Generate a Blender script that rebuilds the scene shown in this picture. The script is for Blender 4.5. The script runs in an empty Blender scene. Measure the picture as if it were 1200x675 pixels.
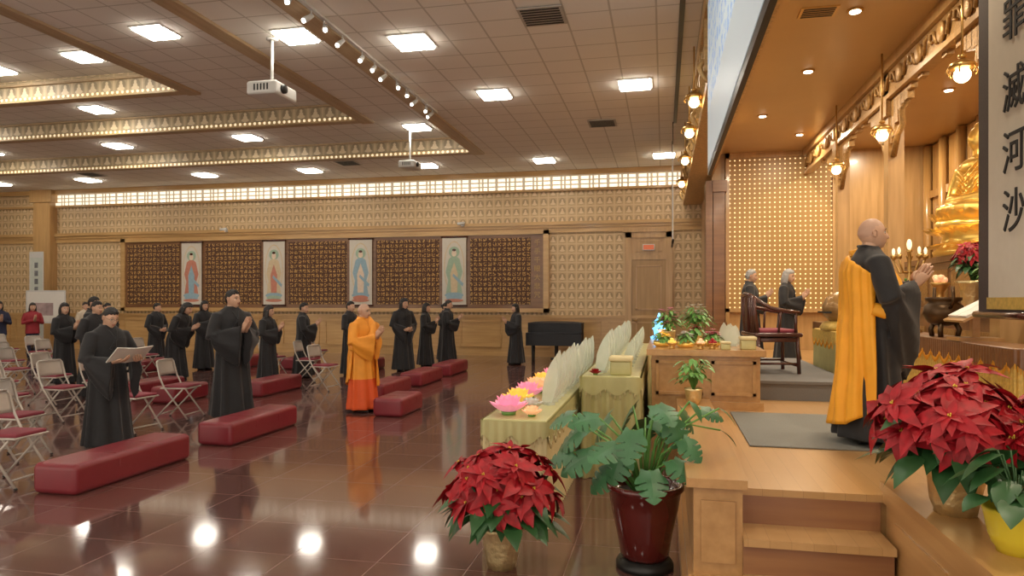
import bpy, math, random
from mathutils import Vector, Matrix, noise
random.seed(7)
D=bpy.data; S=bpy.context.scene; COL=S.collection
pi=math.pi; sin=math.sin; cos=math.cos
V=Vector
# ============================================================ materials
class NT:
    def __init__(s,name):
        s.m=D.materials.new(name); s.m.use_nodes=True
        s.t=s.m.node_tree; s.n=s.t.nodes; s.l=s.t.links
        s.b=s.n['Principled BSDF']
    def put(s,inp,v):
        if isinstance(v,bpy.types.NodeSocket): s.l.new(v,inp)
        else:
            if inp.type=='RGBA' and len(v)==3: v=(*v,1)
            inp.default_value=v
    def math(s,op,a,b=None,c=None,clamp=False):
        n=s.n.new('ShaderNodeMath'); n.operation=op; n.use_clamp=clamp
        s.put(n.inputs[0],a)
        if b is not None: s.put(n.inputs[1],b)
        if c is not None: s.put(n.inputs[2],c)
        return n.outputs[0]
    def xyz(s):
        tc=s.n.new('ShaderNodeTexCoord'); sp=s.n.new('ShaderNodeSeparateXYZ')
        s.l.new(tc.outputs['Object'],sp.inputs[0]); return sp.outputs
    def co(s): return s.n.new('ShaderNodeTexCoord').outputs['Object']
    def comb(s,x,y,z):
        n=s.n.new('ShaderNodeCombineXYZ')
        for i,v in enumerate((x,y,z)): s.put(n.inputs[i],v)
        return n.outputs[0]
    def mix(s,f,a,b):
        n=s.n.new('ShaderNodeMix'); n.data_type='RGBA'
        s.put(n.inputs[0],f); s.put(n.inputs[6],a); s.put(n.inputs[7],b); return n.outputs[2]
    def noise(s,vec,scale=5,detail=3):
        n=s.n.new('ShaderNodeTexNoise'); n.inputs['Scale'].default_value=scale; n.inputs['Detail'].default_value=detail
        if vec is not None: s.l.new(vec,n.inputs['Vector'])
        return n.outputs[0]
    def wnoise(s,vec):
        n=s.n.new('ShaderNodeTexWhiteNoise'); n.noise_dimensions='3D'; s.l.new(vec,n.inputs['Vector']); return n.outputs[0]
    def bump(s,h,st=.3,dist=.01):
        n=s.n.new('ShaderNodeBump'); n.inputs['Strength'].default_value=st; n.inputs['Distance'].default_value=dist
        s.put(n.inputs['Height'],h); s.l.new(n.outputs[0],s.b.inputs['Normal'])
    def set(s,color=None,rough=None,metal=None,emit=None,es=None,spec=None,coat=None,trans=None,alpha=None,sheen=None):
        b=s.b.inputs
        if color is not None: s.put(b['Base Color'],color)
        if rough is not None: s.put(b['Roughness'],rough)
        if metal is not None: s.put(b['Metallic'],metal)
        if emit is not None: s.put(b['Emission Color'],emit); s.put(b['Emission Strength'],es if es is not None else 1.0)
        if spec is not None: b['Specular IOR Level'].default_value=spec
        if coat is not None: b['Coat Weight'].default_value=coat; b['Coat Roughness'].default_value=.1
        if trans is not None: b['Transmission Weight'].default_value=trans
        if alpha is not None: b['Alpha'].default_value=alpha
        if sheen is not None: b['Sheen Weight'].default_value=sheen
        return s.m
def simple(name,c,rough=.5,metal=0,var=.15,sc=12,emit=None,es=None,bump=0,**k):
    t=NT(name); n=t.noise(t.co(),sc)
    lo=tuple(x*(1-var) for x in c); hi=tuple(min(1,x*(1+var)) for x in c)
    if bump: t.bump(n,bump,.01)
    return t.set(color=t.mix(n,lo,hi),rough=rough,metal=metal,emit=emit,es=es,**k)
def wood(name,c1,c2,rough=.3,axis=1,sc=1.0,coat=.3):
    t=NT(name); x,y,z=t.xyz()
    v=[x,y,z]; st=[9*sc]*3; st[axis]=.7*sc
    vec=t.comb(*[t.math('MULTIPLY',v[i],st[i]) for i in range(3)])
    n=t.noise(vec,1.6,6)
    r=t.math('MULTIPLY_ADD',n,2.2,-.6,clamp=True)
    return t.set(color=t.mix(r,c1,c2),rough=rough,coat=coat)
GOLDW=wood('golden_wood',(.46,.27,.10),(.60,.38,.16),axis=0)
GOLDWV=wood('golden_wood_vertical',(.42,.25,.095),(.57,.35,.15),axis=2)
STW=wood('stage_wood',(.42,.22,.075),(.55,.31,.12),.28,axis=1)
BRW=wood('brown_wood',(.16,.07,.03),(.25,.12,.05),.3,axis=0)
ROSE=wood('rosewood',(.05,.015,.01),(.10,.03,.02),.25,axis=2)
CARV=simple('carved_gilt',(.40,.23,.08),.4,.25,.6,40,bump=.6)
def stagefloor():
    t=NT('stage_floor_planks'); x,y,z=t.xyz()
    row=t.math('FLOOR',t.math('DIVIDE',x,.11)); fr=t.math('FRACT',t.math('DIVIDE',x,.11))
    yy=t.math('ADD',y,t.math('MULTIPLY',row,.37)); ln=t.math('FLOOR',t.math('DIVIDE',yy,1.3))
    r=t.wnoise(t.comb(row,ln,0))
    n=t.noise(t.comb(t.math('MULTIPLY',x,12),t.math('MULTIPLY',y,1.2),0),1.5,5)
    f=t.math('ADD',t.math('MULTIPLY',r,.35),t.math('MULTIPLY',n,.5))
    gap=t.math('LESS_THAN',fr,.02)
    c=t.mix(f,(.46,.26,.095),(.61,.37,.16)); c=t.mix(gap,c,(.36,.2,.08))
    return t.set(color=c,rough=.28,coat=.2)
STF=stagefloor()
def floormat():
    t=NT('polished_granite_tiles'); x,y,z=t.xyz(); s=.6
    gx=t.math('DIVIDE',t.math('ADD',x,60),s); gy=t.math('DIVIDE',t.math('ADD',y,60),s)
    fx=t.math('FRACT',gx); fy=t.math('FRACT',gy)
    r=t.wnoise(t.comb(t.math('FLOOR',gx),t.math('FLOOR',gy),0))
    e=t.math('MAXIMUM',t.math('ABSOLUTE',t.math('SUBTRACT',fx,.5)),t.math('ABSOLUTE',t.math('SUBTRACT',fy,.5)))
    ln=t.math('GREATER_THAN',e,.495)
    n=t.noise(t.co(),60,4); n2=t.noise(t.co(),3,3)
    f=t.math('ADD',t.math('MULTIPLY',r,.4),t.math('ADD',t.math('MULTIPLY',n,.35),t.math('MULTIPLY',n2,.25)))
    c=t.mix(f,(.095,.040,.034),(.19,.088,.075)); c=t.mix(ln,c,(.22,.13,.105))
    return t.set(color=c,rough=t.math('MULTIPLY_ADD',ln,.2,.085),spec=.85,coat=.35)
FLOOR=floormat()
def ceilmat():
    t=NT('ceiling_tiles'); x,y,z=t.xyz(); s=.6
    fx=t.math('FRACT',t.math('DIVIDE',t.math('ADD',x,60.1),s)); fy=t.math('FRACT',t.math('DIVIDE',t.math('ADD',y,60.25),s))
    e=t.math('MAXIMUM',t.math('ABSOLUTE',t.math('SUBTRACT',fx,.5)),t.math('ABSOLUTE',t.math('SUBTRACT',fy,.5)))
    ln=t.math('GREATER_THAN',e,.478)
    n=t.noise(t.co(),120,2)
    c=t.mix(n,(.76,.73,.67),(.84,.81,.75)); c=t.mix(ln,c,(.54,.51,.45))
    t.bump(t.math('MULTIPLY',ln,-1),.4,.01)
    return t.set(color=c,rough=.85)
CEIL=ceilmat()
def tilefig(name,s,field,frame,fig,emit=0):
    t=NT(name); x,y,z=t.xyz(); u=t.math('ADD',t.math('ADD',x,y),100)
    fx=t.math('FRACT',t.math('DIVIDE',u,s)); fz=t.math('FRACT',t.math('DIVIDE',z,s))
    dx=t.math('SUBTRACT',fx,.5); dz=t.math('SUBTRACT',fz,.5)
    e=t.math('MAXIMUM',t.math('ABSOLUTE',dx),t.math('ABSOLUTE',dz))
    fr=t.math('GREATER_THAN',e,.43)
    def ell(cz,rx,rz):
        a=t.math('POWER',t.math('DIVIDE',t.math('ABSOLUTE',dx),rx),2)
        b=t.math('POWER',t.math('ABSOLUTE',t.math('DIVIDE',t.math('SUBTRACT',dz,cz),rz)),2)
        return t.math('LESS_THAN',t.math('ADD',a,b),1.0)
    niche_shade=ell(.0,.34,.38); body=ell(-.2,.27,.13); tor=ell(-.06,.15,.17); hd=ell(.17,.1,.11)
    f=t.math('MAXIMUM',t.math('MAXIMUM',body,tor),hd)
    r=t.math('MULTIPLY_ADD',t.noise(t.co(),1.3,2),.5,.1)
    c=t.mix(niche_shade,field,tuple(a*.66 for a in field)); c=t.mix(f,c,fig); c=t.mix(fr,c,frame)  # niche behind each figure: recess shade painted into the tile colour
    c=t.mix(t.math('MULTIPLY',r,.3),c,tuple(a*.75 for a in field))
    t.bump(t.math('ADD',f,fr),.6,.012)
    return t.set(color=c,rough=.45)
BTILE=tilefig('buddha_relief_tiles',.28,(.58,.41,.22),(.70,.52,.30),(.76,.58,.36))
FRZ=tilefig('frieze_relief',.37,(.50,.40,.25),(.64,.51,.32),(.82,.69,.48))
def dots(name,s,base,em,strength,r0=.2,glow=.05):
    t=NT(name); x,y,z=t.xyz(); u=t.math('ADD',t.math('ADD',x,y),100)
    dx=t.math('SUBTRACT',t.math('FRACT',t.math('DIVIDE',u,s)),.5); dz=t.math('SUBTRACT',t.math('FRACT',t.math('DIVIDE',z,s)),.5)
    d=t.math('SQRT',t.math('ADD',t.math('MULTIPLY',dx,dx),t.math('MULTIPLY',dz,dz)))
    m=t.math('LESS_THAN',d,r0)
    g=t.math('SUBTRACT',1,t.math('DIVIDE',d,.5),clamp=True)
    e=t.math('ADD',t.math('MULTIPLY',m,strength),t.math('MULTIPLY',g,glow))
    return t.set(color=t.mix(m,base,em),rough=.4,emit=em,es=e)
DOTS=dots('thousand_buddha_lights',.105,(.42,.25,.08),(1,.74,.38),.95,.15,.04)
BEAD=dots('coffer_bead_lights',.13,(.55,.40,.20),(1,.82,.52),.65,.26,.05)
def lattice():
    t=NT('lattice_light_panel'); x,y,z=t.xyz(); u=t.math('ADD',x,100)
    def g(s,o,w):
        a=t.math('ABSOLUTE',t.math('SUBTRACT',t.math('FRACT',t.math('DIVIDE',t.math('ADD',u,o),s)),.5)); return t.math('LESS_THAN',a,w)
    def h(s,o,w):
        a=t.math('ABSOLUTE',t.math('SUBTRACT',t.math('FRACT',t.math('DIVIDE',t.math('ADD',z,o),s)),.5)); return t.math('LESS_THAN',a,w)
    m=t.math('MAXIMUM',t.math('MAXIMUM',g(.28,0,.10),g(.42,.1,.07)),h(.13,0.02,.16))
    return t.set(color=t.mix(m,(.9,.85,.7),(.5,.38,.22)),rough=.5,emit=(1,.88,.66),es=t.math('MULTIPLY_ADD',m,-.85,1.1))
LATT=lattice()
def glyphs(name,s,base,ink,w=.36,em=0,th=.49,rough=.4):
    t=NT(name); x,y,z=t.xyz(); u=t.math('ADD',t.math('ADD',x,y),100)
    gx=t.math('DIVIDE',u,s); gz=t.math('DIVIDE',z,s)
    e=t.math('MAXIMUM',t.math('ABSOLUTE',t.math('SUBTRACT',t.math('FRACT',gx),.5)),t.math('ABSOLUTE',t.math('SUBTRACT',t.math('FRACT',gz),.5)))
    n=t.noise(t.comb(t.math('MULTIPLY',u,1/s*3.2),0,t.math('MULTIPLY',z,1/s*3.2)),1,2)
    m=t.math('MULTIPLY',t.math('LESS_THAN',e,w),t.math('GREATER_THAN',n,th))
    if em: return t.set(color=t.mix(m,base,ink),rough=.6,emit=t.mix(m,base,ink),es=em)
    return t.set(color=t.mix(m,base,ink),rough=rough)
SUTRA=glyphs('gilt_sutra_board',.15,(.075,.028,.012),(.50,.29,.09),.36,0,.50,.65)
BLACK=simple('black_robe_cloth',(.013,.013,.016),.75,0,.3,30,sheen=.15)
YELL=simple('saffron_cloth',(.85,.38,.02),.6,0,.12,8)
ORAN=simple('orange_cloth',(.85,.33,.03),.6,0,.12,8)
RORA=simple('vermilion_cloth',(.75,.10,.015),.6,0,.12,8)
REDJ=simple('red_jacket',(.30,.02,.03),.7); NAVY=simple('navy_cloth',(.02,.025,.06),.8); JEAN=simple('denim_cloth',(.22,.30,.42),.8); BEIGEC=simple('beige_cloth',(.5,.42,.32),.8)
SKIN=simple('skin',(.62,.38,.26),.5,0,.06,20); SKIN2=simple('skin_lips',(.45,.19,.14),.5,0,.05)
WHT=simple('white_eye',(.7,.68,.62),.3,0,.02); DRK=simple('dark_iris',(.01,.008,.008),.3,0,.1)
HAIRB=simple('black_hair',(.012,.010,.010),.45,0,.4,80,bump=.4); HAIRG=simple('grey_hair',(.35,.34,.33),.6,0,.3,80,bump=.4)
SHAV=simple('shaved_scalp',(.53,.33,.24),.5,0,.08,40)
PAPER=simple('paper',(.75,.73,.68),.7,0,.04)
MARO=simple('maroon_vinyl',(.21,.02,.03),.34,0,.12,6,bump=.1); MSEAT=simple('maroon_upholstery',(.24,.03,.05),.7)
CHM=simple('beige_painted_metal',(.52,.48,.43),.35,.2,.06)
BLKM=simple('black_metal',(.02,.02,.02),.4,.3); WHP=simple('white_plastic',(.62,.62,.6),.4,0,.04)
GREYC=simple('grey_carpet',(.20,.20,.18),.95,0,.15,90,bump=.4)
GOLD=simple('polished_gold',(.95,.62,.16),.28,.9,.1,8,emit=(1,.6,.12),es=.08); FOIL=simple('gold_foil',(.85,.68,.36),.3,.8,.2,25,bump=.9)
RED=simple('red_bracts',(.36,.004,.012),.55,0,.7,26); GRN=simple('dark_green_leaf',(.03,.10,.03),.4,0,.4,10)
GRN2=simple('monstera_leaf',(.055,.17,.07),.4,0,.5,8); GRN3=simple('fresh_green_leaf',(.13,.32,.07),.45,0,.3,12)
SOIL=simple('potting_soil',(.03,.018,.01),.95,0,.4,60); POTR=simple('oxblood_glaze',(.09,.010,.008),.12,0,.2,6,coat=.6)
YPOT=simple('yellow_glaze',(.72,.58,.04),.25,0,.08,4,coat=.4)
SATIN=simple('green_gold_satin',(.50,.47,.22),.33,.1,.2,6); CREAM=simple('cream_cloth',(.68,.58,.32),.45,0,.08)
GCLO=simple('gold_brocade',(.66,.46,.12),.4,.2,.4,35)
def acryl():
    t=NT('frosted_acrylic'); n=t.noise(t.co(),9); t.set(color=t.mix(n,(.66,.70,.56),(.88,.88,.78)),rough=.22,emit=(.85,.9,.75),es=.03)
    t.b.inputs['Transmission Weight'].default_value=.45; t.b.inputs['IOR'].default_value=1.15; return t.m
ACR=acryl()
PINK=simple('pink_lotus',(.85,.30,.42),.4,0,.15,6,emit=(1,.35,.5),es=.35); YELO=simple('yellow_lotus',(.9,.55,.10),.4,0,.1,6,emit=(1,.6,.1),es=.4)
PEACH=simple('peach_lotus',(.95,.5,.3),.4,0,.1,6,emit=(1,.5,.25),es=.4); BLUE=simple('blue_glow_crystal',(.2,.5,.9),.2,0,.1,6,emit=(.15,.55,1),es=1.8)
PINKF=simple('pink_petals',(.8,.35,.42),.5,0,.15); YCEN=simple('yellow_cyathia',(.7,.5,.05),.5)
WFLO=simple('white_petals',(.8,.78,.74),.5,0,.05)
def emis(name,c,s):
    t=NT(name); return t.set(color=c,emit=c,es=s,rough=.5)
TROF=emis('troffer_diffuser',(1,.92,.79),26); BULB=emis('warm_globe',(1,.74,.38),12); DOWN=emis('downlight_lens',(1,.84,.6),10)
SCREEN=glyphs('projected_screen_text',.3,(.52,.61,.68),(.26,.42,.66),.34,.42); SCR2=emis('projected_screen_plain',(.44,.50,.53),.42)
EXITM=emis('exit_sign_face',(.5,.12,.05),.5)
LBEI=simple('silk_banner',(.62,.58,.50),.7,0,.06); DBR=simple('dark_brocade_border',(.06,.045,.045),.6,0,.3,60)
BRASS=simple('brass',(.6,.38,.13),.3,.85); GRIL=simple('vent_grille',(.45,.42,.37),.6)
# ============================================================ mesh builder
class MB:
    def __init__(s): s.v=[]; s.f=[]; s.m=[]; s.sm=[]
    def add(s,vs,fs,mi=0,smooth=True):
        o=len(s.v); s.v+= [tuple(p) for p in vs]
        for f in fs: s.f.append(tuple(i+o for i in f)); s.m.append(mi); s.sm.append(smooth)
    def box(s,a,b,mi=0,M=None):
        x0,y0,z0=a; x1,y1,z1=b
        vs=[V((x,y,z)) for x in(x0,x1) for y in(y0,y1) for z in(z0,z1)]
        if M: vs=[M@p for p in vs]
        s.add(vs,[(0,1,3,2),(4,6,7,5),(0,4,5,1),(2,3,7,6),(0,2,6,4),(1,5,7,3)],mi,False)
    def cbox(s,c,d,mi=0,rz=0,M=None):
        T=Matrix.Translation(c)@Matrix.Rotation(rz,4,'Z')
        if M: T=M@T
        s.box((-d[0]/2,-d[1]/2,-d[2]/2),(d[0]/2,d[1]/2,d[2]/2),mi,T)
    def rbox(s,c,d,r,mi=0,M=None,n=5):
        hx,hy,hz=[k/2-r for k in d]
        rows=[]
        angs=[-pi/2+pi*j/(2*n) for j in range(2*n+1)]
        angs=angs[:n+1]+angs[n:]
        for j,ph in enumerate(angs):
            zc=hz if j>n else -hz
            ring=[]
            for q,(sx,sy) in enumerate(((1,1),(-1,1),(-1,-1),(1,-1))):
                for i in range(n+1):
                    th=q*pi/2+pi/2*i/n
                    ring.append(V((sx*hx+r*cos(ph)*cos(th),sy*hy+r*cos(ph)*sin(th),zc+r*sin(ph))))
            rows.append(ring)
        T=Matrix.Translation(c)
        if M: T=M@T
        rows=[[T@p for p in r_] for r_ in rows]
        s.loft(rows,mi)
    def loft(s,rings,mi=0,closed=True,caps=True,smooth=True):
        n=len(rings[0]); vs=[p for r in rings for p in r]; fs=[]
        for j in range(len(rings)-1):
            for i in range(n if closed else n-1):
                k=(i+1)%n
                fs.append((j*n+i,j*n+k,(j+1)*n+k,(j+1)*n+i))
        if caps and closed:
            fs.append(tuple(range(n-1,-1,-1))); o=(len(rings)-1)*n; fs.append(tuple(range(o,o+n)))
        s.add(vs,fs,mi,smooth)
    def tube(s,pts,rad,n=8,mi=0,flat=1.0,ref=None,caps=True):
        pts=[V(p) for p in pts]
        if not hasattr(rad,'__len__'): rad=[rad]*len(pts)
        rings=[]; prev=None
        for i,p in enumerate(pts):
            d=(pts[min(i+1,len(pts)-1)]-pts[max(i-1,0)])
            if d.length<1e-9: d=V((0,0,1))
            d.normalize()
            r=V(ref) if ref else (prev if prev else (V((0,0,1)) if abs(d.z)<.9 else V((1,0,0))))
            a=(r-d*r.dot(d)); 
            if a.length<1e-6: a=d.orthogonal()
            a.normalize(); b=d.cross(a); prev=a
            rings.append([p+a*(rad[i]*cos(2*pi*k/n))+b*(rad[i]*flat*sin(2*pi*k/n)) for k in range(n)])
        s.loft(rings,mi,caps=caps)
    def ell(s,c,r,n=16,m=10,mi=0,M=None):
        rings=[]
        for j in range(m+1):
            ph=-pi/2+pi*j/m; ph=max(-pi/2+.02,min(pi/2-.02,ph))
            rings.append([V((c[0]+r[0]*cos(ph)*cos(2*pi*i/n),c[1]+r[1]*cos(ph)*sin(2*pi*i/n),c[2]+r[2]*sin(ph))) for i in range(n)])
        if M: rings=[[M@p for p in q] for q in rings]
        s.loft(rings,mi)
    def lathe(s,prof,c=(0,0,0),n=28,mi=0,mod=None,caps=True):
        rings=[]
        for r,z in prof:
            ring=[]
            for i in range(n):
                t=2*pi*i/n; rr=r*(mod(t,z) if mod else 1)
                ring.append(V((c[0]+rr*cos(t),c[1]+rr*sin(t),c[2]+z)))
            rings.append(ring)
        s.loft(rings,mi,caps=caps)
    def leaf(s,base,d,up,L,W,droop=.3,mi=0,n=5,cup=.15,shape=None):
        base=V(base); d=V(d).normalized(); up=V(up); up=(up-d*up.dot(d))
        if up.length<1e-5: up=d.orthogonal()
        up.normalize(); side=d.cross(up); vs=[];fs=[]
        for i in range(n+1):
            t=i/n; w=W*.5*(shape(t) if shape else (sin(pi*min(1,t**.8))**.8 if 0<t<1 else .02))
            p=base+d*(L*t)-up*(droop*L*t*t)
            vs+= [p-side*w+up*cup*w,p,p+side*w+up*cup*w]
        for i in range(n):
            o=i*3; fs+=[(o,o+1,o+4,o+3),(o+1,o+2,o+5,o+4)]
        s.add(vs,fs,mi,True)
    def poly(s,pts,mi=0): s.add(pts,[tuple(range(len(pts)))],mi,False)
    def mesh(s,name,mats):
        me=D.meshes.new(name); me.from_pydata(s.v,[],s.f)
        for m in mats: me.materials.append(m)
        me.polygons.foreach_set('material_index',s.m); me.polygons.foreach_set('use_smooth',s.sm); me.update()
        return me
    def obj(s,name,mats,parent=None,loc=None,rz=0):
        return place(s.mesh(name,mats),name,parent,loc,rz)
def place(me,name,parent=None,loc=None,rz=0,sc=1):
    o=D.objects.new(name,me); COL.objects.link(o)
    if parent: o.parent=parent
    if loc: o.location=loc
    o.rotation_euler=(0,0,rz); o.scale=(sc,)*3 if not hasattr(sc,'__len__') else sc
    return o
def empty(name,loc=(0,0,0),rz=0,sc=1):
    e=D.objects.new(name,None); COL.objects.link(e); e.empty_display_size=.1
    e.location=loc; e.rotation_euler=(0,0,rz); e.scale=(sc,)*3 if not hasattr(sc,'__len__') else sc; return e
def remesh(mb,name,mats,vox=.012,smooth=4):
    me=mb.mesh(name+'_raw',mats[:1]); o=D.objects.new('tmp',me); COL.objects.link(o)
    r=o.modifiers.new('r','REMESH'); r.mode='VOXEL'; r.voxel_size=vox; r.use_smooth_shade=True
    if smooth:
        q=o.modifiers.new('s','SMOOTH'); q.iterations=smooth; q.factor=.5
    dg=bpy.context.evaluated_depsgraph_get(); m2=D.meshes.new_from_object(o.evaluated_get(dg))
    D.objects.remove(o); D.meshes.remove(me); m2.name=name
    m2.materials.clear()
    for k in mats: m2.materials.append(k)
    m2.polygons.foreach_set('use_smooth',[True]*len(m2.polygons)); m2.polygons.foreach_set('material_index',[0]*len(m2.polygons))
    return m2
# ============================================================ ROOM
YW=20.7
b=MB(); b.box((-26,-3,-.2),(1.05,YW,0)); b.box((1.05,-3,-.2),(7,16.3,-.001)); b.obj('floor',[FLOOR])
b=MB(); b.box((-26,YW,0),(1.25,YW+.2,5.6)); b.obj('wall_back',[BTILE])
b=MB(); b.box((-26.2,-3,0),(-26,YW+.2,7)); b.obj('wall_left',[BTILE])
b=MB(); b.box((1.05,16.5,0),(1.25,YW,5.6)); b.obj('wall_right',[GOLDWV])
b=MB(); b.box((1.05,16.3,0),(7.2,16.5,5.6)); b.obj('wall_stage_end',[GOLDWV])
b=MB(); b.box((5.6,-1,0),(5.8,16.3,5.6)); b.obj('wall_altar',[GOLDWV])
b=MB(); b.box((-26,YW-.06,0),(1.05,YW,1.2)); b.box((-26,YW-.1,1.16),(1.05,YW,1.24)); b.box((-26,YW-.09,0),(1.05,YW,.16))
x=-25.6
while x<-1.5:
    b.box((x,YW-.09,.26),(x+.04,YW-.05,1.06)); b.box((x+1.26,YW-.09,.26),(x+1.3,YW-.05,1.06))
    b.box((x,YW-.09,.26),(x+1.3,YW-.05,.30)); b.box((x,YW-.09,1.02),(x+1.3,YW-.05,1.06)); x+=1.5
b.obj('baseboard_back',[GOLDW])
b=MB(); b.box((-26,YW-.1,3.84),(1.05,YW,3.92)); b.box((-26,YW-.14,3.92),(1.05,YW,4.02)); b.box((-26,YW-.06,3.7),(1.05,YW,3.84)); b.obj('trim_1',[GOLDW])
b=MB(); b.box((-26,YW-.12,4.93),(1.05,YW,5.0)); b.box((-26,YW-.2,5.38),(1.05,YW,5.53)); b.obj('trim_2',[GOLDW])
b=MB(); b.box((-20.9,YW-.08,5.0),(.6,YW,5.38)); b.obj('lattice_light_cove',[LATT])
b=MB(); b.box((-21.6,YW-.3,0),(-20.9,YW,5.53)); b.box((-21.7,YW-.36,0),(-20.8,YW,.25)); b.box((-21.7,YW-.36,5.1),(-20.8,YW,5.53)); b.obj('corner_column',[GOLDWV])
b=MB(); b.box((1.06,15.9,.601),(1.3,16.29,4.3)); b.box((.9,15.9,.0),(1.045,16.55,4.3)); b.box((1.04,15.84,.601),(1.34,16.29,1.2)); b.box((1.04,15.84,4.05),(1.34,16.29,4.3)); b.obj('stage_column',[BRW])
Z0,Z1,Z2,Z3=5.53,5.9,6.28,6.75
X1,X2,X3=-4.85,-6.95,-10.3; Y1,Y2,Y3=17.4,15.15,13.4
b=MB()
for (xa,xb,ya,yb,z) in [(X1,1.05,-3,YW,Z0),(-26,X1,Y1,YW,Z0),(X2,X1,-3,Y1,Z1),(-26,X2,Y2,Y1,Z1),(X3,X2,-3,Y2,Z2),(-26,X3,Y3,Y2,Z2),(-26,X3,-3,Y3,Z3)]:
    b.box((xa,ya,z),(xb,yb,z+.08))
b.obj('ceiling',[CEIL])
b=MB()
b.box((-26,Y1,Z0),(X1,Y1+.05,Z1)); b.box((X1,-3,Z0),(X1+.05,Y1,Z1))
b.box((-26,Y2,Z1),(X2,Y2+.05,Z2)); b.box((X2,-3,Z1),(X2+.05,Y2,Z2))
b.box((-26,Y3,Z2),(X3,Y3+.05,Z3)); b.box((X3,-3,Z2),(X3+.05,Y3,Z3))
b.obj('coffer_frieze',[FRZ])
b=MB()
for X,Y,Z in((X1,Y1,Z0),(X2,Y2,Z1),(X3,Y3,Z2)):
    b.box((X-.02,-3,Z-.05),(X+.28,Y+.28,Z+.02)); b.box((-26,Y-.02,Z-.05),(X-.02,Y+.2,Z+.02))
    b.box((-26,Y-.06,Z+.33),(X-.0,Y,Z+.37)) 
b.obj('trim_3',[wood('beam_wood',(.40,.28,.16),(.52,.39,.24),.5,axis=1,coat=0)])
b=MB()
for X,Y,Z in((X1,Y1,Z0),(X2,Y2,Z1),(X3,Y3,Z2)): b.box((-26,Y-.07,Z-.05),(X-.02,Y-.02,Z+.05))
b.obj('trim_4',[BEAD])
b=MB(); b.box((.2,2,5.50),(.27,15.5,5.53)); b.obj('screen_slot',[BLKM])
b=MB(); b.box((1.05,-1,4.94),(5.6,16.3,5.05)); b.obj('ceiling_stage',[simple('stage_soffit',(.52,.33,.14),.35,0,.06,2)])
b=MB(); b.box((.62,2.5,4.55),(1.05,YW,5.53)); b.box((.54,2.5,4.42),(1.05,YW,4.55)); b.box((.5,2.5,5.3),(1.05,YW,5.53))
y=9.2
while y<20.3:
    b.box((.50,y,4.6),(.62,y+.12,5.25)); b.tube([(.6,y+.06,4.45),(.5,y+.06,4.52),(.44,y+.06,4.66),(.5,y+.06,4.75)],.035,6)
    b.tube([(.58,y+.3,5.2),(.52,y+.6,4.95),(.58,y+.9,5.2)],.03,6); y+=1.2
b.obj('proscenium_cornice',[simple('carved_gilt_light',(.62,.42,.18),.4,.2,.6,30,bump=.6)])
trof=[(-3.08,12.65,0),(-.5,12.6,0),(-3.65,9.83,0),(0,18.9,0),(-3.2,18.9,0),(-6.6,18.9,0),(-10.2,18.9,0),(-13.7,18.9,0),(-17.9,18.9,0),(-21.4,18.9,0),
 (-5.85,16.1,1),(-10.5,16.2,1),(-14.5,16.3,1),(-18.8,16.3,1),(-5.72,10.15,1),(-8.49,10.4,2),(-13.3,14.3,2),(-18,14.3,2),(-11.8,12.3,3),(-14.3,12.6,3),
 (-.5,5.5,0),(-3.6,5.5,0),(-5.8,6.3,1),(-8.5,6,2),(-12,8,3),(-16,12.3,3),(-16,8,3),(-.8,1,0),(-4,1,0),(-8.5,1.5,2),(-20,12,3),(-13,4,3)]
b=MB()
for x,y,k in trof:
    z=(Z0,Z1,Z2,Z3)[k]
    b.box((x-.26,y-.26,z-.05),(x+.26,y+.26,z-.01),0)
    for q in((-.3,-.3,.3,-.27),(-.3,.27,.3,.3),(-.3,-.27,-.27,.27),(.27,-.27,.3,.27)): b.box((x+q[0],y+q[1],z-.02),(x+q[2],y+q[3],z+.0),1)
b.obj('ceiling_troffer_lights',[TROF,WHP])
b=MB()
for x,y in((-1.6,9.3),(-1.3,15.2),(-8.6,18.1),(-17,18.1)):
    b.box((x-.3,y-.3,5.50),(x+.3,y+.3,5.515),0)
    for k in range(7): b.box((x-.26,y-.26+k*.08,5.49),(x+.26,y-.235+k*.08,5.50),1)
b.obj('ceiling_air_vents',[GRIL,BLKM])
b=MB(); b.box((-4.56,7.2,5.5),(-4.50,13.6,5.53)); rdt=random.Random(3)
for i in range(13):
    y=7.4+i*.5+rdt.uniform(-.12,.12); ax=rdt.uniform(-.08,.08)
    b.tube([(-4.53,y,5.5),(-4.53,y,5.42)],.012,6); b.tube([(-4.53,y+.03,5.44),(-4.53+ax,y-.07,5.34)],[.03,.042],10)
    b.ell((-4.53+ax,y-.075,5.335),(.030,.030,.030),8,6,1)
b.obj('track_light_rail',[WHP,emis('track_lamp',(1,.93,.8),12)])
def projector(name,x,y,ztop,z,s):
    e=empty(name,(x,y,z)); m=MB()
    m.rbox((0,0,0),(.42*s,.52*s,.17*s),.035*s,0); m.tube([(0,0,.08*s),(0,0,ztop-z)],.025,10,0); m.lathe([(.09,ztop-z-.03),(.09,ztop-z)],n=16)
    m.box((-.12*s,-.12*s,.085*s),(.12*s,.12*s,.12*s),0)
    m.tube([(.19*s,-.1*s,0),(.25*s,-.1*s,0)],[.06*s,.055*s],16,1)
    for k in range(5): m.box((-.1*s+k*.045*s,-.265*s,-.04*s),(-.08*s+k*.045*s,-.258*s,.04*s),1)
    m.obj('body',[WHP,BLKM],e)
projector('ceiling_projector',-6.17,10.2,5.9,5.03,1.25); projector('ceiling_projector',-6.07,16.2,5.9,4.98,1.0)
b=MB(); b.box((.53,3.0,3.22),(.57,8.95,5.48),2); b.box((.525,3.05,3.95),(.53,8.9,5.45),0); b.box((.525,3.05,3.30),(.53,8.9,3.95),1)
for y in(3.4,6,8.5): b.tube([(.55,y,5.45),(.55,y,5.53)],.012,6,2)
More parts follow.
